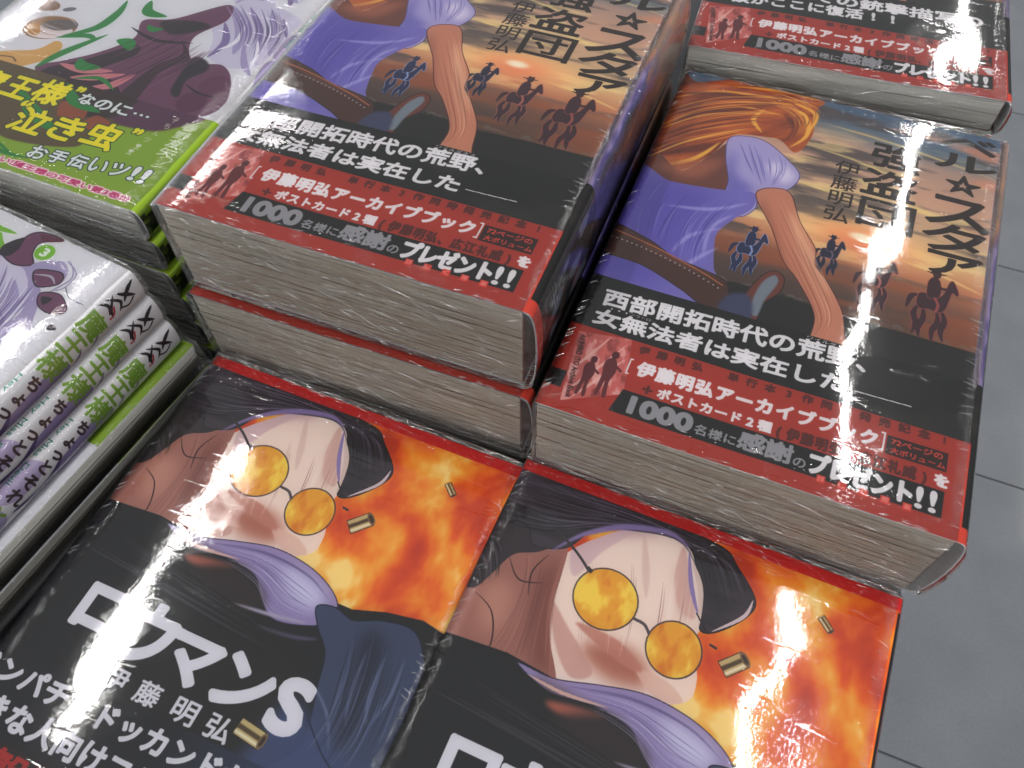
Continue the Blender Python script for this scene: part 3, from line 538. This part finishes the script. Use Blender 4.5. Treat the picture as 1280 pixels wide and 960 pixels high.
def mat(name):
    m = bpy.data.materials.new(name); m.use_nodes = True; return m, m.node_tree, m.node_tree.nodes['Principled BSDF']
def print_mat(name, img, rough=.5):
    m, t, b = mat(name)
    n = t.nodes.new('ShaderNodeTexImage'); n.image = img; n.extension = 'EXTEND'; n.interpolation = 'Cubic'
    u = t.nodes.new('ShaderNodeUVMap'); u.uv_map = 'UVMap'; t.links.new(u.outputs[0], n.inputs[0]); t.links.new(n.outputs[0], b.inputs['Base Color'])
    b.inputs['Roughness'].default_value = .55; b.inputs['Specular IOR Level'].default_value = .18
    return m
def plain(name, col, rough=.6, spec=.3, var=.0):
    m, t, b = mat(name); b.inputs['Roughness'].default_value = rough; b.inputs['Specular IOR Level'].default_value = spec
    c = tuple((x/255)**2.2 for x in col)
    if var:
        n = t.nodes.new('ShaderNodeTexNoise'); n.inputs['Scale'].default_value = 40; n.inputs['Detail'].default_value = 6
        r = t.nodes.new('ShaderNodeValToRGB'); r.color_ramp.elements[0].position = .35; r.color_ramp.elements[1].position = .65
        r.color_ramp.elements[0].color = tuple(x*(1-var) for x in c)+(1,); r.color_ramp.elements[1].color = tuple(min(1, x*(1+var)) for x in c)+(1,)
        tc = t.nodes.new('ShaderNodeTexCoord'); t.links.new(tc.outputs['Object'], n.inputs['Vector']); t.links.new(n.outputs['Fac'], r.inputs[0]); t.links.new(r.outputs[0], b.inputs['Base Color'])
    else: b.inputs['Base Color'].default_value = c+(1,)
    return m
def pages_mat(name, base, warm):
    """cut paper edge: fine lines along the leaves, small stains"""
    m, t, b = mat(name); tc = t.nodes.new('ShaderNodeTexCoord'); N = t.nodes.new; K = t.links.new
    mp = N('ShaderNodeMapping'); mp.inputs['Scale'].default_value = (9, 9, 4600); K(tc.outputs['Object'], mp.inputs[0])
    n = N('ShaderNodeTexNoise'); n.inputs['Scale'].default_value = 1; n.inputs['Detail'].default_value = 5; K(mp.outputs[0], n.inputs['Vector'])
    mp2 = N('ShaderNodeMapping'); mp2.inputs['Scale'].default_value = (22, 22, 420); K(tc.outputs['Object'], mp2.inputs[0])
    n2 = N('ShaderNodeTexNoise'); n2.inputs['Scale'].default_value = 1; n2.inputs['Detail'].default_value = 3; K(mp2.outputs[0], n2.inputs['Vector'])
    r = N('ShaderNodeValToRGB'); e = r.color_ramp.elements; c = [(x/255)**2.2 for x in base]; q = [(x/255)**2.2 for x in warm]
    e[0].position = .30; e[0].color = (c[0]*.72, c[1]*.69, c[2]*.66, 1); e[1].position = .50; e[1].color = (*c, 1); K(n.outputs['Fac'], r.inputs[0])
    mx = N('ShaderNodeMix'); mx.data_type = 'RGBA'; r2 = N('ShaderNodeValToRGB'); r2.color_ramp.elements[0].position = .40; r2.color_ramp.elements[1].position = .66
    K(n2.outputs['Fac'], r2.inputs[0]); K(r2.outputs[0], mx.inputs[0]); K(r.outputs[0], mx.inputs[6]); mx.inputs[7].default_value = (*q, 1); mx.clamp_factor = True
    mlt = N('ShaderNodeMath'); mlt.operation = 'MULTIPLY'; mlt.inputs[1].default_value = .6; K(r2.outputs[0], mlt.inputs[0]); K(mlt.outputs[0], mx.inputs[0])
    K(mx.outputs[2], b.inputs['Base Color']); b.inputs['Roughness'].default_value = .85; b.inputs['Specular IOR Level'].default_value = .1
    bp = N('ShaderNodeBump'); bp.inputs['Strength'].default_value = .5; bp.inputs['Distance'].default_value = .0002; K(n.outputs['Fac'], bp.inputs['Height']); K(bp.outputs[0], b.inputs['Normal'])
    return m
def film_mat(name, W, crinkle=1.0, end=False):
    """clear shrink film: glossy reflection over a see-through sheet, with fine crinkles"""
    m = bpy.data.materials.new(name); m.use_nodes = True; t = m.node_tree; t.nodes.clear(); N = t.nodes.new; K = t.links.new
    out = N('ShaderNodeOutputMaterial'); mix = N('ShaderNodeMixShader'); tr = N('ShaderNodeBsdfTransparent'); gl = N('ShaderNodeBsdfAnisotropic')
    gl.inputs['Roughness'].default_value = .05 if not end else .10; gl.inputs['Color'].default_value = (1, 1, 1, 1)
    fr = N('ShaderNodeFresnel'); fr.inputs['IOR'].default_value = 1.5
    mu = N('ShaderNodeMath'); mu.operation = 'MULTIPLY'; mu.inputs[1].default_value = 1.25; mu.use_clamp = True
    K(fr.outputs[0], mu.inputs[0]); K(mu.outputs[0], mix.inputs[0]); K(tr.outputs[0], mix.inputs[1]); K(gl.outputs[0], mix.inputs[2]); K(mix.outputs[0], out.inputs[0])
    tc = N('ShaderNodeTexCoord'); sep = N('ShaderNodeSeparateXYZ'); K(tc.outputs['Object'], sep.inputs[0])
    def noise(sc, scale, detail=3, rot=(0, 0, 0)):
        mp = N('ShaderNodeMapping'); mp.inputs['Scale'].default_value = sc; mp.inputs['Rotation'].default_value = rot; K(tc.outputs['Object'], mp.inputs[0])
        n = N('ShaderNodeTexNoise'); n.inputs['Scale'].default_value = scale; n.inputs['Detail'].default_value = detail; K(mp.outputs[0], n.inputs['Vector']); return n.outputs['Fac']
    def bump(h, dist, strength, prev=None):
        bn = N('ShaderNodeBump'); bn.inputs['Distance'].default_value = dist
        if isinstance(strength, float): bn.inputs['Strength'].default_value = strength
        else: K(strength, bn.inputs['Strength'])
        K(h, bn.inputs['Height'])
        if prev: K(prev, bn.inputs['Normal'])
        return bn.outputs[0]
    def pleats(sc, rot, width=.012):
        v = noise(sc, 1, 2, rot); rp = N('ShaderNodeValToRGB'); e = rp.color_ramp.elements
        e[0].position = .5-width; e[0].color = (0, 0, 0, 1); e[1].position = .5; e[1].color = (1, 1, 1, 1); q = e.new(.5+width); q.color = (0, 0, 0, 1)
        K(v, rp.inputs[0]); return rp.outputs[0]
    if not end:
        b1 = bump(noise((1, 1, 1), 26, 2), .00013*crinkle, 1.0)                        # broad waves
        b2 = bump(noise((1, 1, 1), 900, 2), .000010*crinkle, 1.0, b1)                  # fine orange peel
        # crinkles across the long edges
        def edge(c, wdt):
            s = N('ShaderNodeMath'); s.operation = 'SUBTRACT'; s.inputs[1].default_value = c; K(sep.outputs['X'], s.inputs[0])
            a = N('ShaderNodeMath'); a.operation = 'ABSOLUTE'; K(s.outputs[0], a.inputs[0])
            mr = N('ShaderNodeMapRange'); mr.inputs[1].default_value = 0; mr.inputs[2].default_value = wdt; mr.inputs[3].default_value = 1; mr.inputs[4].default_value = 0; K(a.outputs[0], mr.inputs[0]); return mr.outputs[0]
        ed = N('ShaderNodeMath'); ed.operation = 'MAXIMUM'; K(edge(W, .006), ed.inputs[0]); K(edge(0.0, .006), ed.inputs[1])
        b3 = bump(noise((90, 900, 90), 1, 2, (0, 0, .25)), .0016*crinkle, ed.outputs[0], b2)
        b3 = bump(noise((1, 1, 1), 620, 2), .00035*crinkle, ed.outputs[0], b3)
        ym = N('ShaderNodeMapRange'); ym.inputs[1].default_value = .0015; ym.inputs[2].default_value = .010; ym.inputs[3].default_value = 1; ym.inputs[4].default_value = 0; K(sep.outputs['Y'], ym.inputs[0])
        yM = N('ShaderNodeMapRange'); yM.inputs[1].default_value = .170; yM.inputs[2].default_value = .182; yM.inputs[3].default_value = 0; yM.inputs[4].default_value = 1; K(sep.outputs['Y'], yM.inputs[0])
        yy = N('ShaderNodeMath'); yy.operation = 'MAXIMUM'; K(ym.outputs[0], yy.inputs[0]); K(yM.outputs[0], yy.inputs[1])
        b3 = bump(pleats((70, 210, 70), (0, 0, .5), .03), .0006*crinkle, yy.outputs[0], b3)
        sl = noise((40, 420, 40), 1, 2, (0, 0, .35)); rp = N('ShaderNodeValToRGB'); rp.color_ramp.elements[0].position = .60; rp.color_ramp.elements[1].position = .78; K(sl, rp.inputs[0])
        last = bump(rp.outputs[0], .00007*crinkle, .8, b3)
    else:
        b1 = bump(noise((60, 60, 240), 1, 3, (0, .35, 0)), .0060, 1.0)
        b2 = bump(noise((160, 160, 900), 1, 3, (0, -.2, 0)), .0030, 1.0, b1)
        b3 = bump(pleats((26, 26, 150), (0, .30, 0)), .0016, 1.0, b2)
        b4 = bump(pleats((34, 34, 110), (0, -.45, 0)), .0014, 1.0, b3)
        last = b4
    K(last, gl.inputs['Normal'])
    return m

# ================================================================== geometry helpers
def mesh(name, verts, faces, mats, parent=None, uvs=None, mi=None, smooth=False):
    me = bpy.data.meshes.new(name); me.from_pydata([tuple(v) for v in verts], [], faces)
    for m in mats: me.materials.append(m)
    if mi is not None: me.polygons.foreach_set('material_index', mi)
    if uvs is not None:
        ul = me.uv_layers.new(name='UVMap'); flat = []
        for p in me.polygons:
            for vi in p.vertices: flat += uvs[vi]
        ul.data.foreach_set('uv', flat)
    me.polygons.foreach_set('use_smooth', [smooth]*len(me.polygons))
    o = bpy.data.objects.new(name, me); COL.objects.link(o)
    if parent: o.parent = parent
    me.update(); return o
def warp(x, y, seed):
    return .0005*(mnoise.noise(Vector((x*16+seed, y*13, seed)))) + .0003*mnoise.noise(Vector((x*34, y*30+seed, seed*2)))
def profile(W, t, bulge, p, off, z0=0, x0=-.0006, ns=26, nf=14, extra=0):
    """cross-section of the wrap: top from the fore edge to the ridge, round the spine, bottom back"""
    pts = []
    for k in range(nf): pts.append((lerp(x0-extra, W, k/nf), t+off))
    for k in range(ns+1):
        a = math.pi*k/ns; r = math.sin(a)**p if 0 < a < math.pi else 0
        pts.append((W+(bulge+off)*r+off*.3, z0+t/2+(t/2+off)*math.cos(a)))
    for k in range(1, nf+1): pts.append((lerp(W, x0-extra, k/nf), z0-off))
    return pts
def ribbon(name, pts, y0, y1, nv, thick, mats, parent, uw, uh, uy0=0.0, seed=1.0, jag=0.0):
    P = np.array(pts); d = np.gradient(P, axis=0); d /= np.linalg.norm(d, axis=1, keepdims=True); nrm = np.stack([-d[:, 1], d[:, 0]], 1)   # outward
    s = np.concatenate([[0], np.cumsum(np.linalg.norm(np.diff(P, axis=0), axis=1))]); s0 = np.interp(0, P[:20, 0], s[:20]) if P[0, 0] < 0 else 0
    V = []; UV = []; n = len(P)
    for layer in (0, 1):
        Q = P-(nrm*thick if layer else 0)
        for j in range(nv+1):
            y = lerp(y0, y1, j/nv)
            for i in range(n):
                k = 1.0 if i < n*.45 else 0.0
                V.append((Q[i, 0], y, Q[i, 1]+k*warp(P[i, 0], y, seed)))
                UV.append([(s[i]-s0)*1000/uw, (y-uy0)*1000/uh])
    F = []; mi = []; L = n*(nv+1)
    for j in range(nv):
        for i in range(n-1):
            a = j*n+i; F.append((a, a+1, a+n+1, a+n)); mi.append(0)
            a += L; F.append((a, a+n, a+n+1, a+1)); mi.append(1)
    for i in range(n-1):
        F.append((i, i+1, i+1+L, i+L)); mi.append(2); a = nv*n+i; F.append((a, a+L, a+1+L, a+1)); mi.append(2)
    for j in range(nv):
        for a, fl in ((j*n, 0), (j*n+n-1, 1)):
            q = (a, a+L, a+n+L, a+n); F.append(q if not fl else q[::-1]); mi.append(2)
    return mesh(name, V, F, mats, parent, UV, mi, True)
def sharpen(o, deg=40):
    me = o.data; me.set_sharp_from_angle(angle=math.radians(deg))
def page_block(name, W, H, t, m, parent, sheets, rnd, inset=.0005):
    """the block of leaves as many thin signatures, each trimmed a hair differently"""
    V = []; F = []; z = .0009; dz = (t-.0018)/sheets; nx = 16
    for k in range(sheets):
        a = rnd.uniform(-.00016, .00016); b = rnd.uniform(-.00018, .00018); c = rnd.uniform(-.0003, .0003)
        z1 = z+dz*.985; base = len(V)
        for zz in (z, z1):
            row = []
            for i in range(nx+1):
                x = lerp(inset*.3+b, W-.0004, i/nx); sag = .00016*math.sin(i*.8+k*.35)
                kk = 1.0 if k > sheets*.5 else .0
                dzw = warp(x, 0, parent['seed'])*kk*(k/sheets)
                V.append((x, inset+a+.0002*mnoise.noise(Vector((x*60, k*.6, 3))), zz+sag*.5+dzw)); V.append((x, H-inset+c*.3, zz+dzw))
        n = (nx+1)*2
        for i in range(nx):
            a0 = base+2*i; F.append((a0, a0+2, a0+2+n, a0+n)); F.append((a0+1, a0+1+n, a0+3+n, a0+3))
        F.append((base, base+n, base+n+1, base+1)); F.append((base+2*nx, base+2*nx+1, base+2*nx+n+1, base+2*nx+n))
        if k == sheets-1 or k == 0:
            o_ = n if k else 0
            for i in range(nx): q = (base+o_+2*i, base+o_+2*i+1, base+o_+2*i+3, base+o_+2*i+2); F.append(q[::-1] if k else q)
        z += dz
    return mesh(name, V, F, [m], parent)
def film(W, H, t, bulge, p, m_side, m_end, parent, seed, off=.0005):
    pts = profile(W, t, bulge, p, off, nf=30, ns=24, x0=-.0008)
    # the film rounds the ridges instead of following the paper's sharp fold
    h = len(pts)//2; top = pts[:h+1] if len(pts) % 2 else pts[:h]
    a = max(i for i, q in enumerate(top) if q[0] < W-.0042); b_ = min(i for i, q in enumerate(top) if i > a and q[1] < t+off-.0045*min(1, t/.02))
    a_i = a
    p0, p2 = np.array(top[a]), np.array(top[b_]); p1 = np.array((max(W+.0004, p2[0]-.0008), t+off))
    arc = [tuple((1-u)**2*p0+2*u*(1-u)*p1+u*u*p2) for u in np.arange(1, 12)/12]
    top = top[:a+1]+arc+top[b_:]; mid = [] if len(pts) % 2 == 0 else [top.pop()]
    pts = top+mid+[(x, t-z) for x, z in top[::-1]]
    n = len(pts); nv = 48; V = []; F = []; mi = []
    for j in range(nv+1):
        y = lerp(-.0015, H+.0015, j/nv)
        for i, (x, z) in enumerate(pts):
            top = i < n*.42
            dz = (warp(x, y, seed)+.00022*abs(mnoise.noise(Vector((x*45, y*38, seed+5))))) if top else 0
            V.append((x, y, z+dz+(.0002 if top else 0)))
    for j in range(nv):
        for i in range(n):
            a = j*n+i; b = j*n+(i+1) % n; F.append((a, b, b+n, a+n)); mi.append(0)
    # end faces: puckered film over the cut edges of the leaves
    half = n//2; nz = 10
    for end, yy in ((0, -.0015), (1, H+.0015)):
        base = len(V); sg = -1 if end == 0 else 1
        for j in range(nz+1):
            for i in range(half+1):
                a = np.array(pts[i]); b = np.array(pts[n-1-i]); q = a+(b-a)*(j/nz)
                e = math.sin(math.pi*j/nz)
                dy = e*(.0007*mnoise.noise(Vector((q[0]*70, q[1]*160, seed*3)))+.0003*mnoise.noise(Vector((q[0]*220+q[1]*300, q[1]*400, seed))))
                V.append((q[0], yy+dy+sg*.0003*e, q[1]+(1-j/nz)*(warp(q[0], yy, seed)+.0002)))
        for j in range(nz):
            for i in range(half):
                a = base+j*(half+1)+i; q = (a, a+1, a+half+2, a+half+1); F.append(q if end else q[::-1]); mi.append(1)
    # puckers: little raised folds of film over the leaves, along the lower cover edge and across the ridges
    rg = random.Random(int(seed*10))
    def fold(path, r):
        base = len(V); k = len(path); P = [Vector(p) for p in path]
        for i, p in enumerate(P):
            d = (P[min(i+1, k-1)]-P[max(i-1, 0)]).normalized(); u = d.orthogonal().normalized(); v = d.cross(u)
            q = r*(math.sin(math.pi*(i+.25)/(k-.5)))
            for j in range(5): V.append(tuple(p+(u*math.cos(j*1.2566)+v*math.sin(j*1.2566))*q))
        for i in range(k-1):
            for j in range(5): a = base+i*5+j; b = base+i*5+(j+1) % 5; F.append((a, b, b+5, a+5)); mi.append(2)
    nfold = int(60*min(1, t/.03))
    for end, yy in ((0, -.0019), (1, H+.0019)):
        for _ in range(nfold):
            x = rg.uniform(.002, W-.002); z = t*rg.uniform(.08, .98); L = rg.choice((.002, .003, .004, .006, .012)); sl = rg.gauss(-.12, .28); bend = rg.gauss(0, .0006)
            pth = [(x+L*u, yy+rg.uniform(-.0001, .0001), z+L*u*sl+bend*math.sin(math.pi*u)) for u in (0, .2, .4, .6, .8, 1)]
            if all(.0 < p[0] < W and .0005 < p[2] < t for p in pth): fold(pth, rg.uniform(.00007, .00020))
        for _ in range(46):
            x = rg.uniform(.001, W-.004); y0 = (.0 if end == 0 else H)+rg.uniform(-.0012, .0012); L = rg.uniform(.0012, .005)
            fold([(x+L*u, y0+rg.uniform(-.0002, .0002), t+off+.0002+warp(x, y0, seed)) for u in (0, .33, .66, 1)], rg.uniform(.00007, .00016))
    for _ in range(95):
        y = H*rg.random(); i0 = a_i+rg.randint(0, 5); i1 = i0+rg.randint(2, 5); dy = rg.uniform(-.0012, .0012)
        fold([(pts[i][0], y+dy*(i-i0)*.4, pts[i][1]+.0001+warp(pts[i][0], y, seed)*(1 if pts[i][1] > t*.9 else 0)+.0002) for i in range(i0, i1+1)], rg.uniform(.00004, .00010))
    for _ in range(22):
        y = H*rg.random(); fold([(-.0006+.0008*u+rg.uniform(0, .0002), y+.0008*u, t+off+.0003+warp(0, y, seed)) for u in (0, 1, 2, 3)], rg.uniform(.00006, .00013))
    o = mesh('shrink_wrap', V, F, [m_side, m_end, F_fold], parent, None, mi, True); return o
def empty(name, loc, rz, label, cat, group, seed=1.0):
    o = bpy.data.objects.new(name, None); COL.objects.link(o); o.location = loc; o.rotation_euler = (0, 0, rz)
    o['label'] = label; o['category'] = cat; o['group'] = group; o['seed'] = seed; o.empty_display_size = .02
    return o
def copy_tree(o, parent=None):
    c = o.copy(); COL.objects.link(c); c.parent = parent
    for ch in list(o.children): copy_tree(ch, c)
    return c

# ================================================================== setting: shop floor and the display table
FN = (0.399, 0.917); FT = (0.917, -0.399); TS = .45
tile_m, t, b = mat('grey_tile'); N = t.nodes.new; K = t.links.new
tc = N('ShaderNodeTexCoord'); n1 = N('ShaderNodeTexNoise'); n1.inputs['Scale'].default_value = 9; n1.inputs['Detail'].default_value = 8; K(tc.outputs['Object'], n1.inputs['Vector'])
n2 = N('ShaderNodeTexNoise'); n2.inputs['Scale'].default_value = 260; n2.inputs['Detail'].default_value = 3; K(tc.outputs['Object'], n2.inputs['Vector'])
r = N('ShaderNodeValToRGB'); r.color_ramp.elements[0].position = .3; r.color_ramp.elements[1].position = .7
r.color_ramp.elements[0].color = (.158, .167, .184, 1); r.color_ramp.elements[1].color = (.188, .197, .216, 1); K(n1.outputs['Fac'], r.inputs[0])
mx = N('ShaderNodeMix'); mx.data_type = 'RGBA'; mx.blend_type = 'MULTIPLY'; mx.inputs[0].default_value = .25; K(r.outputs[0], mx.inputs[6]); K(n2.outputs['Fac'], mx.inputs[7]); K(mx.outputs[2], b.inputs['Base Color'])
b.inputs['Roughness'].default_value = .09; b.inputs['Specular IOR Level'].default_value = .45
bp = N('ShaderNodeBump'); bp.inputs['Strength'].default_value = .15; bp.inputs['Distance'].default_value = .0006; K(n1.outputs['Fac'], bp.inputs['Height']); K(bp.outputs[0], b.inputs['Normal'])
joint_m = plain('tile_joint', (106, 110, 117), .8, .1)
S = 6.0
fl = mesh('shop_floor', [(-S, -S, -.004), (S, -S, -.004), (S, S, -.004), (-S, S, -.004)], [(0, 1, 2, 3)], [joint_m]); fl['kind'] = 'structure'
V = [(0, 0, 0), (TS-.003, 0, 0), (TS-.003, TS-.003, 0), (0, TS-.003, 0)]
V = [(a*FT[0]+c*FN[0], a*FT[1]+c*FN[1], z) for z in (0, -.0035) for a, c, _ in V]
tm = bpy.data.meshes.new('floor_tile'); tm.from_pydata(V, [], [(0, 1, 2, 3), (4, 5, 1, 0), (5, 6, 2, 1), (6, 7, 3, 2), (7, 4, 0, 3)]); tm.materials.append(tile_m)
for i in range(-4, 6):
    for j in range(-4, 8):
        o = bpy.data.objects.new('floor_tile', tm); COL.objects.link(o); o.parent = fl
        a = .10+i*TS+.0015; c = .796+j*TS-TS*1+.0015
        o.location = (a*FT[0]+c*FN[0], a*FT[1]+c*FN[1], 0)
# far floor beyond the tiled patch is the same sheet of joints, never in view

TABLE = CAM_Z-.3085
table_m = plain('table_paint', (60, 60, 64), .5, .4, .1)
def box(name, x0, y0, z0, x1, y1, z1, m, parent, bev=.0):
    V = [(x, y, z) for z in (z0, z1) for y in (y0, y1) for x in (x0, x1)]
    o = mesh(name, V, [(0, 2, 3, 1), (4, 5, 7, 6), (0, 1, 5, 4), (1, 3, 7, 5), (3, 2, 6, 7), (2, 0, 4, 6)], [m], parent)
    if bev:
        md = o.modifiers.new('edge', 'BEVEL'); md.width = bev; md.segments = 2
    return o
RZ = -.405
tb = empty('display_table', (0.045, -0.062, 0), RZ, 'dark display table hidden underneath all the piles of books', 'table', 'shop furniture')
del tb['group']
box('table_top', -.52, -.09, TABLE-.03, .000, .62, TABLE, table_m, tb, .003)
for x in (-.49, -.06):
    for y in (-.06, .57): box('leg', x, y, .001, x+.03, y+.03, TABLE-.0305, table_m, tb, .002)

# ================================================================== the books

W_, H_ = .128, .182
img_wf, img_wb, img_wb2 = western_front(), western_band(0), western_band(1)
img_nf, img_nb = noir_front(), noir_band()
img_cf, img_cb = comic_front(), comic_band()
paper_white = plain('paper_white', (232, 231, 234), .7, .1)
inner_dark = plain('inner_maroon', (112, 44, 40), .7, .2)
pages_w = pages_mat('pages_aged', (178, 170, 158), (168, 152, 134)); pages_g = pages_mat('pages_grey', (212, 211, 206), (198, 194, 186))
M_wf = print_mat('western_paper', img_wf); M_wb = print_mat('western_band_paper', img_wb, .3); M_wb2 = print_mat('western_band_paper_b', img_wb2, .3)
M_nf = print_mat('noir_paper', img_nf); M_nb = print_mat('noir_band_paper', img_nb, .3)
M_cf = print_mat('comic_paper', img_cf, .35); M_cb = print_mat('comic_band_paper', img_cb, .32)
F_fold = bpy.data.materials.new('film_fold'); F_fold.use_nodes = True; t = F_fold.node_tree; t.nodes.clear()
_o = t.nodes.new('ShaderNodeOutputMaterial'); _m = t.nodes.new('ShaderNodeMixShader'); _t = t.nodes.new('ShaderNodeBsdfTransparent'); _g = t.nodes.new('ShaderNodeBsdfAnisotropic')
_g.inputs['Roughness'].default_value = .12; _g.inputs['Color'].default_value = (1, 1, 1, 1); _m.inputs[0].default_value = .30
# creased film whitens a little as well as reflecting
_d = t.nodes.new('ShaderNodeBsdfDiffuse'); _d.inputs['Color'].default_value = (.9, .9, .92, 1); _n = t.nodes.new('ShaderNodeMixShader'); _n.inputs[0].default_value = .30; _m.inputs[0].default_value = .50
t.links.new(_g.outputs[0], _n.inputs[1]); t.links.new(_d.outputs[0], _n.inputs[2]); t.links.new(_t.outputs[0], _m.inputs[1]); t.links.new(_n.outputs[0], _m.inputs[2]); t.links.new(_m.outputs[0], _o.inputs[0])
F_side = film_mat('film', W_); F_end = film_mat('film_end', W_, end=True)
RN = random.Random(3)
def make_book(name, t, bulge, p, front, band, band_h, pages, sheets, innerm, tex_w, band_img_h, seed, label, cat, group):
    root = empty(name, (0, 0, 0), 0, label, cat, group, seed)
    pb = page_block('page_block', W_, H_, t, pages, root, sheets, RN)
    # the bound cover under the jacket: a thin wrap glued round the leaves
    pr = [(x, z) for x, z in [(.001, t-.0006), (W_*.5, t-.0006), (W_-.0002, t-.0006), (W_, t-.0012), (W_, .0012), (W_-.0002, .0004), (W_*.5, .0004), (.001, .0004)]]
    ic = ribbon('bound_cover', pr, .0008, H_-.0008, 6, .00025, [innerm, innerm, innerm], root, 100, 100, seed=seed)
    j = ribbon('dust_jacket', profile(W_, t, bulge, p, 0), 0, H_, 26, .00022, [front, paper_white, paper_white], root, tex_w, 182, seed=seed); sharpen(j, 50)
    bd = ribbon('paper_band', profile(W_, t, bulge, p, .00018), -.0001, band_h, 10, .00012, [band, paper_white, paper_white], root, tex_w, band_img_h, uy0=0, seed=seed); sharpen(bd, 50)
    film(W_, H_, t, bulge, p, F_side, F_end, root, seed)
    return root
PUT = random.Random(12)
def put(o, x, y, z, rz):
    o.location = (x, y, z); o.rotation_euler = (0, 0, rz)
    for c in o.children:
        if c.name.startswith('paper_band'): c.location = (0, PUT.uniform(0, .0006), 0)
def pile(proto, base, items, flip_rot=None):
    pass

# --- western volumes: thick
TW = .0382
west = make_book('comic_book', TW, .0045, .62, M_wf, M_wb, .058, pages_w, 40, inner_dark, 128+SP, 60, 1.7,
                 'thick western comic with torn sunset cover, topmost of the middle pile between green and right piles', 'comic book', 'thick western comics with sunset covers')
Cx, Cy, Cz, Cr = -0.114822, 0.199379, CAM_Z-0.189332, -0.388703
Dx, Dy, Dz, Dr = 0.007611, 0.139856, CAM_Z-0.220895, -0.402369
Ex, Ey, Ez, Er = 0.07841, 0.313384, CAM_Z-0.213446, -0.326709
Fx, Fy, Fz, Fr = -0.187668, 0.023017, CAM_Z-0.260681, -0.415561
Gx, Gy, Gz, Gr = -0.06955, -0.026291, CAM_Z-0.258154, -0.424763
Ax, Ay, Az, Ar = -0.253211, 0.268506, CAM_Z-0.209332, -0.411789
Bx, By, Bz, Br = -0.334929, 0.099705, CAM_Z-0.214332, -0.517999
put(west, Cx, Cy, Cz-TW, Cr)
west['label'] = 'thick western comic topmost of the middle pile, beside the green banded comics'
o = copy_tree(west); put(o, Cx-.0012, Cy-.0046, Cz-2*TW-.0018, Cr+.004); o['label'] = 'thick western comic second in the middle pile, only cut page edges showing'
o = copy_tree(west); put(o, Cx+.001, Cy+.001, TABLE+.001, Cr-.01); o['label'] = 'thick western comic lowest in the middle pile'
o = copy_tree(west); put(o, Dx, Dy, Dz-TW, Dr); o['label'] = 'thick western comic with its sunset sky and black title whole, beside grey floor'
# --- the back right pile: another volume with the same band
TE = .0155
back = make_book('comic_book', TE, .0030, .6, M_wf, M_wb2, .060, pages_g, 18, inner_dark, 128+SP, 60, 4.1, 'comic with black and red band, topmost of the pile in the top right corner', 'comic book', 'comics of the back right pile')
put(back, Ex, Ey, Ez-TE, Er)
k = 1; z = Ez-2*TE-.0016
while z > TABLE:
    o = copy_tree(back); put(o, Ex-.0006*k, Ey+.0004*k, z, Er-.006*k)
    o['label'] = ['', 'comic showing a sliver of red band, second in the top right corner pile', 'third comic down in the top right pile', 'fourth comic down in the pile at the top right corner', 'lowest comic of the pile at the top right corner'][k]
    k += 1; z -= TE+.0016
# --- flame covered volumes
TN = .0465
noir = make_book('comic_book', TN, .0030, .62, M_nf, M_nb, .062, pages_w, 30, inner_dark, 128+SP, 63, 7.3, 'comic with amber glasses and flames cover, whole white title showing', 'comic book', 'comics with amber glasses and flames')
put(noir, Fx, Fy, Fz-TN, Fr)
o = copy_tree(noir); put(o, Gx, Gy, Gz-TN, Gr); o['label'] = 'comic with amber glasses and flames cover, beside the grey floor, title cut off'
# --- white comics with green band: pile A at the back left, pile B at the left
TC = .0138
com = make_book('comic_book', TC, .0042, .5, M_cf, M_cb, .052, pages_g, 16, paper_white, 128+SPT, 53, 11.9, 'white comic with green band and yellow lettering, topmost of back left pile', 'comic book', 'white comics with green bands, back left pile')
put(com, Ax, Ay, Az-TC, Ar)
c_, s_ = math.cos(Ar), math.sin(Ar)
for k in range(1, 6):
    o = copy_tree(com); du, dv = (.0006, -.0002, .0004, -.0004, 0)[k-1]*1.0+.0009*k, -.0004*k
    put(o, Ax+c_*du-s_*dv, Ay+s_*du+c_*dv, Az-TC-k*(TC+.0016), Ar+(.004, -.006, .003, .005, 0)[k-1])
    o['label'] = 'white comic with green band, '+('second', 'third', 'fourth', 'fifth', 'sixth')[k-1]+' from the top in the back left pile'
c_, s_ = math.cos(Br), math.sin(Br)
def at_b(u, v): return Bx+c_*u-s_*v, By+s_*u+c_*v
LB = ['white comic with number 3 in a green disc, topmost of left pile', 'white comic showing its spine lettering, second in the left pile', 'white comic with spine lettering just above the turned-round comics, left pile']
for k in range(3):
    o = copy_tree(com); x, y = at_b(.0004*k, (0, .0012, .0022)[k]); put(o, x, y, Bz-TC-k*(TC+.0014), Br); o['label'] = LB[k]; o['group'] = 'white comics of the left pile'
LB = ['white comic turned round, page edges and wide green stripe showing, left pile', 'white comic turned round with a thin green stripe, lowest showing in the left pile', 'white comic at the very bottom of the left pile']
for k in (3, 4, 5):
    o = copy_tree(com); u, v = (.1350, .1352, .128)[k-3], .182+(.0045, .0062, .002)[k-3]
    x, y = at_b(u, v); put(o, x, y, Bz-TC-k*(TC+.0014), Br+math.pi); o['label'] = LB[k-3]; o['group'] = 'white comics of the left pile'

o = copy_tree(noir); put(o, Dx-.0015, Dy+.003, Dz-TW-TN-.001, Dr-.004); o['label'] = 'comic lying directly under the sunset comic beside the grey floor'
